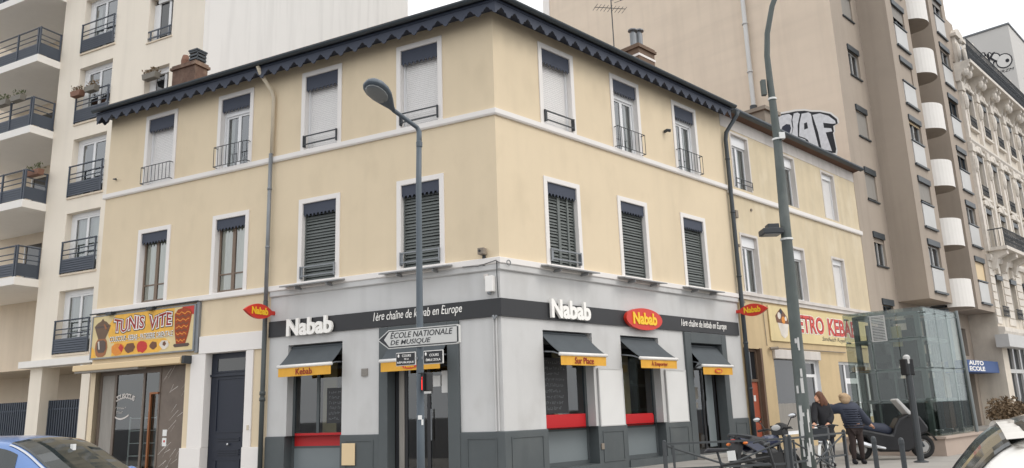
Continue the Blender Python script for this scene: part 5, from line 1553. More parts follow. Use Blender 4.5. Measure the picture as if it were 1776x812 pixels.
# ------------------------------------------------------------------ tall lamp post on the right
o = thing('street_lamp', 'tall green grey lamp post with curved top and peeling posters', 'street lamp', T((4.9, 14, PV)))
MB().tube([(-.0, 0, 0), (.01, 0, 1.4), (.05, 0, 4.1), (.09, 0, 6.3), (.075, 0, 7.3), (.075, 0, 7.9), (.12, -.02, 8.35), (.26, -.05, 8.9), (.52, -.1, 9.5), (1.0, -.2, 10.1), (1.7, -.35, 10.5)], [.122, .112, .098, .076, .062, .055, .052, .05, .048, .048, .048], 14).build('pole', 'pole_green', o, smooth=True)
rnd = random.Random(4); s = MB()
for i in range(30):
    a = R(-150 + rnd.random() * 150); z = .15 + rnd.random() * 2.3; h = .05 + rnd.random() * .3; w_ = .12 + rnd.random() * .4
    rr = .124 - .0055 * z
    for k_ in range(4):
        a0, a1 = a + w_ * k_ / 4, a + w_ * (k_ + 1) / 4
        s.quad((rr * math.cos(a0), rr * math.sin(a0), z), (rr * math.cos(a1), rr * math.sin(a1), z), (rr * math.cos(a1), rr * math.sin(a1), z + h), (rr * math.cos(a0), rr * math.sin(a0), z + h * .9))
s.build('torn_poster', 'tower_panel', o)
for x, z, r_ in ((.088, 6.2, .094), (.08, 7.0, .082), (.055, 4.3, .112)): MB().tube([(x, 0, z), (x, 0, z + .035)], r_, 12).build('clamp', 'plate_white', o)
MB().box(.1, .2, -.12, -.02, 6.2, 6.32).build('junction_box', 'plate_white', o)
MB().box(-.1, -.02, -.05, .05, 7.1, 7.4).build('sensor_box', 'pole_green', o)
MB().tube([(1.5, -.31, 10.42), (2.4, -.5, 10.6)], [.09, .16], 12).build('lamp_head', 'pole_green', o)
o = thing('floodlight', 'dark square floodlight bracketed to the tall lamp post', 'floodlight', T((4.72, 13.95, 4.58)))
s = MB(); s.box(-.23, .12, -.16, .16, -.06, .04); s.box(-.12, .08, -.1, .1, .04, .13); s.build('housing', 'iron', o, bevel=.01)
MB().box(-.2, .09, -.13, .13, -.07, -.061).build('lens', 'lamp_glass', o)
MB().box(.12, .2, -.03, .03, -.03, .02).build('bracket', 'iron', o)

# ------------------------------------------------------------------ barriers, bollards, signal post
def barrier(a, b, label):
    a, b = Vector((*a, PV)), Vector((*b, PV)); d_ = b - a; L = d_.length
    o = thing('street_barrier', label, 'barrier', T(a) @ Matrix.Rotation(math.atan2(d_.y, d_.x), 4, 'Z'), 'grey cross braced kerb barriers')
    for x in (.03, L - .03): MB().box(x - .026, x + .026, -.026, .026, 0, .9).ball((x, 0, .9), (.032, .032, .028), 8, 5).build('post', 'barrier_grey', o)
    MB().box(.06, L - .06, -.018, .018, .85, .882).build('top_rail', 'barrier_grey', o)
    MB().box(.06, L - .06, -.016, .016, .465, .495).build('middle_rail', 'barrier_grey', o)
    s = MB(); m = L / 2
    for x0, z0, x1, z1 in ((.07, .83, m - .03, .51), (L - .07, .83, m + .03, .51), (.07, .12, m - .03, .45), (L - .07, .12, m + .03, .45)): s.tube([(x0, 0, z0), (x1, 0, z1)], .016, 6)
    s.build('cross_brace', 'barrier_grey', o)
    MB().box(.06, L - .06, -.02, .02, .08, .12).build('bottom_rail', 'barrier_grey', o)
    MB().box(.16, .19, -.015, .015, .12, .84).build('bar', 'barrier_grey', o)
barrier((2.27, 13.0), (4.36, 13.35), 'cross braced grey barrier between the slim black bicycle and the motorcycle')
barrier((4.42, 13.45), (6.0, 15.1), 'cross braced grey barrier in front of the bicycle and the tall lamp post')
for i, (p, lab) in enumerate((((4.233, 9.8), 'slim grey bollard nearer the bicycles'), ((4.28, 9.2), 'slim grey bollard nearer the white car'))):
    o = thing('bollard', lab, 'bollard', T((*p, PV)), 'slim grey bollards on the kerb')
    MB().tube([(0, 0, 0), (0, 0, .94)], .028, 10).build('post', 'barrier_grey', o)
    MB().lathe([(.03, .93), (.033, .95), (.03, .99), (.018, 1.01), (.002, 1.015)], 10).build('cap', 'barrier_grey', o)
o = thing('signal_post', 'grey post with small black signal heads in front of the glass lift', 'traffic signal', T((9.25, 19.03, PV)))
MB().tube([(0, 0, 0), (0, 0, 2.25)], .075, 10).build('pole', 'barrier_grey', o)
MB().lathe([(.16, 0), (.16, .02), (.1, .04)], 12).build('base_plate', 'barrier_grey', o)
for x, r_ in ((-.07, 25), (.08, -20)): MB().box(-.055, .055, -.09, .09, 1.98, 2.36, T((x, 0, 0)) @ RZ(r_)).build('signal_head', 'black_plastic', o, bevel=.02)
MB().lathe([(.08, 2.25), (.08, 2.42), (.03, 2.46)], 10).build('cap', 'tower_panel', o)

# ------------------------------------------------------------------ glass lift house
LU0, LU1, LY0, LY1, LZ0, LZ1 = 10.15, 12.85, -5.48, -3.35, .6, 3.9
o = thing('glass_lift_house', 'glass and steel lift shaft of the metro station on a low concrete base', 'lift', FR @ T((LU0, LY0, 0)))
w_, dp = LU1 - LU0, LY1 - LY0
MB().box(-.12, w_ + .6, -.1, dp + .3, PV, .54).box(-.18, w_ + .66, -.16, dp + .3, .541, .6).build('base', 'plinth_pink', o)
s = MB()
for y0, y1 in ((.02, .7), (.72, 1.4), (1.42, dp)):
    for z0, z1 in ((.62, 1.5), (1.52, 2.32), (2.34, 3.12), (3.14, LZ1)):
        s.box(-.008, .008, y0, y1, z0, z1)
for x0, x1 in ((.0, .88), (.9, 1.78), (1.8, w_)):
    for z0, z1 in ((.62, 2.32), (2.34, LZ1)): s.box(x0, x1, -.008, .008, z0, z1)
s.box(.01, w_, .01, dp, LZ1 + .01, LZ1 + .03)
s.build('glass', 'glass_lift', o)
s = MB()
for x, y in ((.22, .25), (.22, dp - .25), (w_ - .2, .25), (w_ - .2, dp - .25)): s.box(x - .06, x + .06, y - .06, y + .06, .6, LZ1 - .06)
for z in (1.5, 2.32, 3.12, 3.8):
    for y in (.25, dp - .25): s.box(.28, w_ - .26, y - .04, y + .04, z - .05, z + .05)
    for x in (.22, w_ - .2): s.box(x - .04, x + .04, .31, dp - .31, z - .05, z + .05)
for y in (1.0, 1.5): s.box(.2, .28, y - .03, y + .03, .6, 3.7)
s.build('steel_frame', 'lift_steel', o)
s = MB()
for y in (.71, 1.41, .1, dp - .06):
    for z in (1.51, 2.33, 3.13, .75, 3.78):
        s.tube([(-.03, y, z), (.2, y, z)], .02, 6); s.ball((-.02, y, z), .032, 8, 5)
for x in (.89, 1.79, .12, w_ - .08):
    for z in (2.33, .75, 3.78): s.tube([(x, -.03, z), (x, .2, z)], .02, 6)
s.build('glass_fixing', 'lift_steel', o)
MB().tube([(w_ + .12, -.04, .6), (w_ + .05, -.0, LZ1 + .08)], .055, 10).build('outer_post', 'lift_steel', o)
s = MB()
y0 = 1.02; y1 = 1.36
s.box(-.03, -.0, y0 - .03, y0, 3.1, 3.8); s.box(-.03, 0, y1, y1 + .03, 3.1, 3.8); s.box(-.03, 0, y0, y1, 3.1, 3.13); s.box(-.03, 0, y0, y1, 3.77, 3.8)
for i in range(15): s.box(-.03, -.008, y0, y1, 3.15 + i * .042, 3.168 + i * .042)
s.build('vent_louvre', 'tower_panel', o)
s = MB(); s.box(.5, w_ - .45, .5, dp - .45, .7, 2.1); s.box(.45, w_ - .4, .45, dp - .4, 2.55, 2.75); s.box(.6, 1.0, .6, 1.0, 2.75, 3.4); s.box(1.3, 1.9, .8, 1.4, 2.75, 3.05)
for z in (.9, 1.2, 1.6, 1.9): s.box(.48, .5, .52, dp - .47, z, z + .05)
s.box(.46, .5, 1.2, 1.3, .7, 2.1); s.box(.3, .36, 1.55, 1.75, .7, 2.3)
s.box(.35, w_ - .3, .35, dp - .3, .62, .69)
for i_ in range(5): s.box(.44, w_ - .4, 1.58, 1.62, 2.2 + i_ * .3, 2.28 + i_ * .3); s.box(.5 + i_ * .4, .56 + i_ * .4, .42, .48, .7, 3.7)
for i_ in range(4): s.box(.47, .52, .5, dp - .5, .85 + i_ * .32, .93 + i_ * .32)
s.box(.4, .55, .45, .6, 2.1, 3.7); s.box(1.1, 1.2, 1.5, 1.6, 2.1, 3.7); s.box(w_ - .6, w_ - .5, .5, .6, 2.1, 3.7); s.tube([(.8, .8, 3.1), (1.6, .8, 3.1)], .16, 12); s.box(.4, w_ - .35, 1.62, 1.7, 2.1, 3.6)
s.build('lift_car', 'lift_dark', o)
MB().box(1.9, w_ - .4, .3, .45, .7, 1.5).build('lift_door', 'terracotta', o)
MB().box(.34, .4, .75, 1.05, 2.95, 3.5).build('notice', 'sign_cream', o)

# ------------------------------------------------------------------ aerial, shrubs
o = thing('tv_antenna', 'thin television aerial on the roof beside a double flue chimney', 'antenna', FR @ T((7.55, 2.0, 11.9)))
MB().tube([(0, 0, 0), (0, 0, 3.6)], .02, 6).build('mast', 'iron', o)
s = MB()
for z, L, t_ in ((3.35, 1.5, 10), (2.75, 1.0, -30)):
    M = T((0, 0, z)) @ RZ(t_)
    s.tube([M @ Vector((-L * .6, 0, 0)), M @ Vector((L * .5, 0, .05))], .012, 4)
    for i in range(9):
        x = -L * .58 + i * L * .13
        s.tube([M @ Vector((x, -.22, 0)), M @ Vector((x, .22, 0))], .008, 4)
s.build('array', 'iron', o)
def shrub(M, label, w_, d_, h_, seed, n):
    o = thing('planter_shrub', label, 'shrub', M, 'dry shrubs in planters before the driving school')
    MB().prism([(-w_ / 2 + .05, 0), (w_ / 2 - .05, 0), (w_ / 2, .45), (-w_ / 2, .45)], -d_ / 2, d_ / 2).build('planter', 'pot_grey', o)
    rnd = random.Random(seed); s = MB(); br = MB()
    for i in range(14):
        x = (rnd.random() - .5) * w_ * .8
        br.tube([(x, 0, .4), (x + (rnd.random() - .5) * .4, (rnd.random() - .5) * .4, .4 + h_ * (.5 + .5 * rnd.random()))], [.015, .005], 4)
    for i in range(n):
        u = rnd.random(); x = (u - .5) * w_ * 1.25; top = h_ * (.6 + .4 * math.sin(u * 9 + seed) ** 2)
        c_ = Vector((x, (rnd.random() - .5) * d_ * 1.3, .45 + rnd.random() * top)); L = .05 + rnd.random() * .07
        a = Vector((rnd.random() - .5, rnd.random() - .5, rnd.random() - .5)).normalized(); b = a.orthogonal().normalized()
        s.quad(c_ - a * L, c_ + b * L * .5, c_ + a * L, c_ - b * L * .5)
    br.build('stems', 'wood_brown', o); s.build('foliage', 'leaf_dry', o)
shrub(T((20.6, 34.6, PV)) @ RZ(45), 'bushy dry brown shrub nearest the glass lift', 1.9, .6, .95, 3, 900)
shrub(T((22.4, 36.6, PV)) @ RZ(45), 'low dry brown shrub farther from the glass lift', 1.9, .6, .75, 8, 800)

# ------------------------------------------------------------------ two-wheelers
def wheel(par, x, r, rt, spokes, y=0.0, disc=False, rim_m='alloy'):
    M = T((x, y, r))
    w_ = MB().torus(r - rt * 1.6, rt * .55, 28, 6, M)
    if spokes:
        for i in range(spokes):
            a = 2 * math.pi * i / spokes
            w_.tube([(x, y, r), (x + (r - rt * 1.6) * math.cos(a), y, r + (r - rt * 1.6) * math.sin(a))], .003 if spokes > 8 else .02, 4)
    w_.tube([(x, y - .05, r), (x, y + .05, r)], .03, 10)
    if disc: w_.tube([(x, y - .06, r), (x, y - .055, r)], r * .45, 20)
    w_ = w_.build('wheel', rim_m, par, smooth=False)
    MB().torus(r - rt, rt, 30, 8, M).build('tyre', 'rubber', w_, smooth=True)
    return w_
o = thing('motorcycle', 'dark blue motorcycle with round mirrors parked inside the barriers', 'motorcycle', T((4.52, 14.95, PV)) @ RZ(35) @ RX(-5) @ Matrix.Diagonal((.96, .96, .93, 1)))
wheel(o, -.66, .31, .065, 5, disc=True); wheel(o, .68, .31, .055, 5, disc=True)
s = MB(); s.tube([(-.66, .1, .31), (-.1, .12, .42)], .03, 8); s.tube([(-.66, -.1, .31), (-.1, -.12, .42)], .03, 8); s.tube([(-.1, 0, .42), (.0, 0, .75), (.42, 0, .9)], .04, 8); s.tube([(-.05, 0, .35), (.3, 0, .35), (.46, 0, .86)], .035, 8)
s.box(-.12, .28, -.16, .16, .28, .6); s.ball((.12, 0, .58), (.18, .15, .14)); s.tube([(.0, -.18, .35), (-.6, -.2, .42), (-.85, -.2, .5)], [.03, .05, .055], 10)
s.build('engine_frame', 'black_plastic', o)
s = MB(); s.tube([(.68, .09, .31), (.48, .09, .92)], .028, 8); s.tube([(.68, -.09, .31), (.48, -.09, .92)], .028, 8); s.box(.5, .86, -.07, .07, .6, .63); s.build('fork', 'iron', o)
s = MB()
for y in (-1, 1): s.prism([(-.85, .92), (-.5, .86), (-.2, .72), (-.1, .6), (-.4, .64), (-.75, .82)], y * .13 - .02, y * .13 + .02)
s.ball((.16, 0, .82), (.28, .15, .13), 14, 10); s.build('bodywork', 'moto_blue', o, smooth=False)
s = MB(); s.tube([(-.78, 0, .92), (-.5, 0, .88), (-.2, 0, .8), (.0, 0, .8)], [.06, .11, .13, .1], 10); s.build('seat', 'seat_black', o, smooth=True)
s = MB(); s.tube([(-.5, .13, .93), (-.85, .12, .98), (-.95, 0, 1.0), (-.85, -.12, .98), (-.5, -.13, .93)], .022, 8); s.build('grab_rail', 'barrier_grey', o)
s = MB(); s.prism([(-.7, .8), (-.82, .86), (-.98, .45), (-.94, .42)], -.09, .09); mg = s.build('rear_mudguard', 'black_plastic', o)
MB().box(-.90, -.85, -.045, .045, .85, .91).build('tail_light', 'lamp_red', o, bevel=.015)
MB().box(-.985, -.97, -.09, .09, .52, .70).build('number_plate', 'plate_white', o)
s = MB(); s.tube([(.36, .38, 1.04), (.42, .2, 1.06), (.46, 0, .98), (.42, -.2, 1.06), (.36, -.38, 1.04)], .016, 8)
for y in (.33, -.33): s.tube([(.37, y * .8, 1.05), (.36, y * 1.18, 1.04)], .024, 8)
for y in (.3, -.3): s.tube([(.44, y * .7, 1.05), (.47, y * 1.15, 1.02)], .008, 6)
s.build('handlebar', 'black_plastic', o)
s = MB(); s.box(.42, .6, -.13, .13, .92, 1.12); s.ball((.56, 0, 1.05), (.12, .15, .12), 12, 8); ins = s.build('headlight_cowl', 'black_plastic', o)
s = MB(); s.ball((.43, 0, 1.07), (.03, .12, .06), 12, 8); s.build('instrument', 'tower_panel', o)
for y in (1, -1):
    s = MB(); s.tube([(.42, y * .26, 1.06), (.43, y * .34, 1.18), (.42, y * .4, 1.24)], .009, 6); s.ball((.43, y * .42, 1.27), (.025, .095, .05), 12, 8); mr = s.build('mirror', 'black_plastic', o)
    MB().ball((.41, y * .42, 1.27), (.012, .085, .042), 12, 8).build('mirror_glass', 'chrome', mr)
    MB().ball((-.78, y * .2, .82), (.04, .05, .03), 8, 6).build('indicator', 'lamp_orange', o)

o = thing('maxi_scooter', 'black maxi scooter parked side on before the glass lift', 'scooter', T((9.12, 20.2, PV)) @ RZ(-4))
wheel(o, -.72, .28, .075, 0, disc=True); wheel(o, .76, .29, .065, 6, disc=True)
s = MB()
for y0, y1 in ((-.2, .2), ):
    s.prism([(-.95, .8), (-.6, .74), (-.1, .62), (.02, .60), (.1, .80), (.22, .98), (.40, 1.06), (.58, 1.10), (.74, 1.0), (.9, .74), (.86, .62), (.62, .54), (.5, .25), (.36, .18), (-.3, .2), (-.48, .34), (-.62, .56), (-1.0, .62)], y0, y1)
s.build('bodywork', 'scooter_black', o, bevel=.05)
s = MB(); s.tube([(-.92, 0, .84), (-.62, 0, .83), (-.4, 0, .76), (-.12, 0, .72), (.05, 0, .66)], [.07, .14, .15, .15, .1], 12); s.build('seat', 'puffer_navy', o, smooth=True)
s = MB(); s.prism([(.46, 1.06), (.58, 1.06), (.26, 1.46), (.20, 1.42)], -.2, .2); s.build('windshield', 'tower_panel', o, bevel=.02)
s = MB(); s.tube([(.42, .34, 1.0), (.48, .15, 1.04), (.5, 0, 1.0), (.48, -.15, 1.04), (.42, -.34, 1.0)], .02, 8); s.build('handlebar', 'black_plastic', o)
for y in (1, -1): MB().tube([(.5, y * .25, 1.03), (.52, y * .33, 1.14)], .01, 6).ball((.52, y * .37, 1.18), (.025, .08, .045), 10, 6).build('mirror', 'black_plastic', o)
s = MB()
for i in range(8):
    a0, a1 = R(20 + i * 18), R(38 + i * 18)
    for y in (-.08,): s.quad((.76 + .37 * math.cos(a0), -.08, .29 + .37 * math.sin(a0)), (.76 + .37 * math.cos(a1), -.08, .29 + .37 * math.sin(a1)), (.76 + .37 * math.cos(a1), .08, .29 + .37 * math.sin(a1)), (.76 + .37 * math.cos(a0), .08, .29 + .37 * math.sin(a0)))
s.tube([(.76, .1, .29), (.58, .1, .7)], .03, 8); s.tube([(.76, -.1, .29), (.58, -.1, .7)], .03, 8); s.build('front_mudguard', 'gutter_dark', o)
MB().tube([(-.2, -.22, .28), (-.6, -.24, .36), (-.9, -.24, .46)], [.03, .06, .065], 10).build('exhaust', 'chrome', o)
MB().box(.68, .8, -.12, .12, .74, .86).build('headlight', 'chrome', o, bevel=.02)
MB().box(-.97, -.93, -.1, .1, .64, .74).build('tail_light', 'lamp_red', o)
MB().ball((.6, -.21, .78), (.05, .02, .03), 8, 6).build('indicator', 'plate_white', o)

def bicycle(M, label, fm, child=False):
    o = thing('bicycle', label, 'bicycle', M, 'bicycles locked to the barriers')
    wheel(o, -.52, .33, .02, 14, rim_m='alloy'); wheel(o, .52, .33, .02, 14, rim_m='alloy')
    s = MB()
    bb, st, hd_, ra, fa = (-.08, 0, .3), (-.2, 0, .78), (.34, 0, .86), (-.52, 0, .33), (.52, 0, .33)
    s.tube([bb, st], .016, 8); s.tube([st, hd_], .016, 8); s.tube([bb, (.36, 0, .74)], .018, 8)
    for y in (-.05, .05): s.tube([bb, (ra[0], y, ra[2])], .01, 6); s.tube([st, (ra[0], y, ra[2])], .009, 6); s.tube([(.37, y, .7), (fa[0], y, fa[2])], .012, 6)
    s.tube([(.38, 0, .68), (.32, 0, .95)], .018, 8); s.build('frame', fm, o)
    MB().tube([st, (-.235, 0, .93)], .014, 8).build('seat_post', 'iron', o)
    MB().prism([(-.38, .93), (-.34, .97), (-.12, .965), (-.1, .945), (-.25, .925)], -.055, .055).build('saddle', 'seat_black', o, bevel=.02)
    s = MB(); s.tube([(.22, .3, 1.0), (.3, .2, 1.02), (.33, 0, .98), (.3, -.2, 1.02), (.22, -.3, 1.0)], .012, 8); s.build('handlebar', 'iron', o)
    s = MB()
    for cx0, a_, b_ in ((-.52, 30, 190), (.52, 20, 160)):
        for i in range(10):
            a0, a1 = R(a_ + (b_ - a_) * i / 10), R(a_ + (b_ - a_) * (i + 1) / 10)
            s.quad(*[(cx0 + .365 * math.cos(a), y, .33 + .365 * math.sin(a)) for a, y in ((a0, -.025), (a1, -.025), (a1, .025), (a0, .025))])
    s.build('mudguard', 'plate_white' if child else 'black_plastic', o)
    s = MB(); s.tube([(-.08, -.03, .3), (-.08, .03, .3)], .08, 16); s.tube([(-.08, -.09, .3), (-.02, -.09, .16)], .01, 6); s.tube([(-.08, .09, .3), (-.14, .09, .44)], .01, 6); s.box(-.06, .02, -.16, -.09, .145, .165); s.box(-.18, -.1, .09, .16, .435, .455); s.build('crankset', 'iron', o)
    if child:
        MB().ball((.55, 0, .72), (.04, .04, .05), 8, 6).build('headlight', 'chrome', o)
        s = MB(); s.box(.36, .62, -.15, .15, .76, .78)
        for y in (-.15, .14): s.box(.36, .62, y, y + .012, .78, .96)
        for x in (.36, .61): s.box(x, x + .012, -.15, .15, .78, .96)
        s.build('basket', 'iron', o)
    else: MB().box(-.8, -.28, -.06, .06, .69, .71).build('rack', 'iron', o)
    return o
bicycle(T((2.44, 9.15, PV)) @ RZ(-6), 'black bicycle with a slim saddle at the free end of the barriers', 'black_plastic')
bicycle(T((5.75, 15.45, PV)) @ RZ(-118), 'bicycle with pale mudguards beside the tall lamp post', 'gutter_dark', True)

# ------------------------------------------------------------------ people
def chain(J, names):
    vs, es, rs = [], [], []
    idx = {}
    for path in names:
        prev = None
        for nm in path:
            if nm not in idx:
                idx[nm] = len(vs); vs.append(J[nm][0]); rs.append(J[nm][1])
            if prev is not None: es.append((idx[prev], idx[nm]))
            prev = nm
    return vs, es, rs
def scaled(J, k_, add=0.0): return {n: (p, r * k_ + add) for n, (p, r) in J.items()}
ARMS = [['chest', 'sl', 'el', 'wl'], ['chest', 'sr', 'er', 'wr']]
TORSO = [['pelvis', 'waist', 'chest']]
LEGS = [['pelvis', 'hl', 'kl', 'al'], ['pelvis', 'hr', 'kr', 'ar']]
def hand(s, wv, dirv, palm):
    d_ = Vector(dirv).normalized(); p = Vector(palm).normalized(); sd = d_.cross(p).normalized(); w0 = Vector(wv)
    s.tube([w0, w0 + d_ * .045, w0 + d_ * .09], [.026, .036, .03], 8)
    for i, L in enumerate((.065, .078, .072, .055)):
        b = w0 + d_ * .085 + sd * (.027 - i * .018)
        s.tube([b, b + d_ * L * .5 + p * .006, b + d_ * L * .85 + p * .03], [.0095, .009, .007], 6)
    b = w0 + d_ * .03 + sd * .033
    s.tube([b, b + sd * .03 + d_ * .025, b + sd * .035 + d_ * .06 + p * .015], [.013, .011, .008], 6)
def head(s, c, yaw, M=None):
    H = T(c) @ RZ(yaw)          # face towards -y of the head frame
    s.ball((0, .01, 0), (.076, .096, .118), 16, 12, H)
    s.ball((0, -.05, -.055), (.05, .05, .06), 12, 8, H)
    s.ball((0, -.098, -.012), (.014, .026, .026), 8, 6, H)
    for sx in (-1, 1):
        s.ball((sx * .076, .015, -.01), (.012, .024, .034), 8, 6, H)
        s.ball((sx * .03, -.082, .01), (.014, .01, .008), 8, 6, H)
    s.ball((0, -.092, -.06), (.024, .012, .008), 8, 6, H)
    return H
def person(M, label, J, yaw, lh, rh, jacket, jm, trousers, shoes, hem=None):
    o = thing('person', label, 'person', M)
    vs, es, rs = chain(J, [['pelvis', 'waist', 'chest', 'neck', 'head']] + ARMS + LEGS)
    v, f = skin_mesh(vs, es, rs)
    s = MB(); s.add(v, f)
    H = head(s, J['head'][0], yaw)
    hand(s, J['wl'][0], *lh); hand(s, J['wr'][0], *rh)
    b = s.build('body', 'skin', o, smooth=True)
    v, f = skin_mesh(*chain(scaled(J, 1.0, jacket), TORSO + ARMS + ([['pelvis', 'hem']] if hem else [])), sub=2)
    jk = MB(); jk.add(v, f); jk = jk.build('jacket', jm, o, smooth=True)
    v, f = skin_mesh(*chain(scaled(J, 1.0, .018), LEGS), sub=1)
    t = MB(); t.add(v, f); t.build('trousers', trousers, o, smooth=True)
    for a in ('al', 'ar'):
        x, y, z = J[a][0]
        t = MB(); t.ball((x, y - .06, .045), (.05, .13, .05), 10, 6); t.tube([(x, y, .03), (x, y, .12)], .05, 8); t.build('shoe', shoes, o, smooth=True)
    return o, H, jk
J = dict(pelvis=((.12, 0, .90), .135), waist=((.07, .02, 1.06), .125), chest=((.03, .03, 1.30), .14), neck=((.0, .05, 1.44), .055), head=((-.01, .07, 1.55), .06),
         sl=((-.14, .04, 1.36), .06), el=((-.34, .12, 1.30), .045), wl=((-.24, .34, 1.38), .03), sr=((.2, .04, 1.35), .06), er=((.40, .14, 1.12), .045), wr=((.60, .22, .93), .03),
         hl=((.03, 0, .84), .095), kl=((.04, -.02, .47), .06), al=((.05, .06, .09), .04), hr=((.21, 0, .84), .095), kr=((.22, -.04, .47), .06), ar=((.27, .08, .09), .04))
o, H, jk = person(T((7.72, 19.1, PV)) @ Matrix.Diagonal((.97, .97, .95, 1)), 'person with short fair hair in a navy quilted jacket leaning over the scooter', J, 172, ((.8, .6, .3), (.3, -.2, .9)), ((.7, .3, -.5), (0, 0, -1)), .078, 'puffer_navy', 'cloth_brown', 'cloth_black')
s = MB(); s.ball((0, .03, .04), (.128, .135, .125), 16, 12, H); s.ball((0, .09, -.02), (.11, .08, .1), 12, 8, H); s.ball((.05, .06, .08), (.09, .09, .07), 10, 6, H); s.ball((-.07, .05, .03), (.08, .08, .09), 10, 6, H); s.build('hair', 'hair_blond', o, smooth=True)
s = MB()
for i in range(9):
    z = .88 + i * .055; k_ = (z - .88) / .5; rx = .20 - .01 * math.cos(k_ * 3)
    s.torus(1.0, .02, 28, 6, T((.12 - .09 * k_, .0 + .03 * k_, z)) @ Matrix.Diagonal((.218, .218, 1, 1)) @ Matrix.Diagonal((1, 1, 1, 1)) @ RX(90) @ Matrix.Diagonal((1, .9, 1, 1)))
s.build('quilting', 'puffer_navy', jk, smooth=True)
J = dict(pelvis=((.06, 0, .92), .125), waist=((.04, .0, 1.1), .11), chest=((.0, .0, 1.34), .125), neck=((-.03, -.02, 1.48), .045), head=((-.05, -.02, 1.59), .055),
         sl=((-.15, .02, 1.4), .055), el=((-.24, -.1, 1.16), .042), wl=((-.3, -.22, 1.0), .028), sr=((.15, .02, 1.39), .055), er=((.2, -.06, 1.12), .042), wr=((.06, -.2, .98), .028),
         hl=((-.03, 0, .86), .09), kl=((-.04, -.02, .48), .055), al=((-.06, .04, .09), .038), hr=((.14, 0, .86), .09), kr=((.15, -.02, .48), .055), ar=((.14, .06, .09), .038), hem=((.1, 0, .62), .2))
o, H, jk = person(T((6.94, 18.6, PV)) @ Matrix.Diagonal((.92, .92, .97, 1)), 'person with long auburn hair in a black coat standing by the tall lamp post', J, -75, ((-.5, -.6, -.5), (0, 0, -1)), ((-.7, -.6, -.2), (0, 0, -1)), .045, 'cloth_black', 'jeans_dark', 'cloth_black', True)
s = MB(); s.ball((0, .03, .02), (.096, .11, .122), 16, 12, H); s.tube([H @ Vector((0, .07, .02)), H @ Vector((.02, .12, -.12)), H @ Vector((.0, .14, -.26)), H @ Vector((0, .15, -.4))], [.08, .1, .1, .05], 10); s.ball((.08, .02, -.08), (.03, .06, .14), 8, 6, H); s.ball((-.08, .02, -.08), (.03, .06, .14), 8, 6, H)
s.build('hair', 'hair_auburn', o, smooth=True)

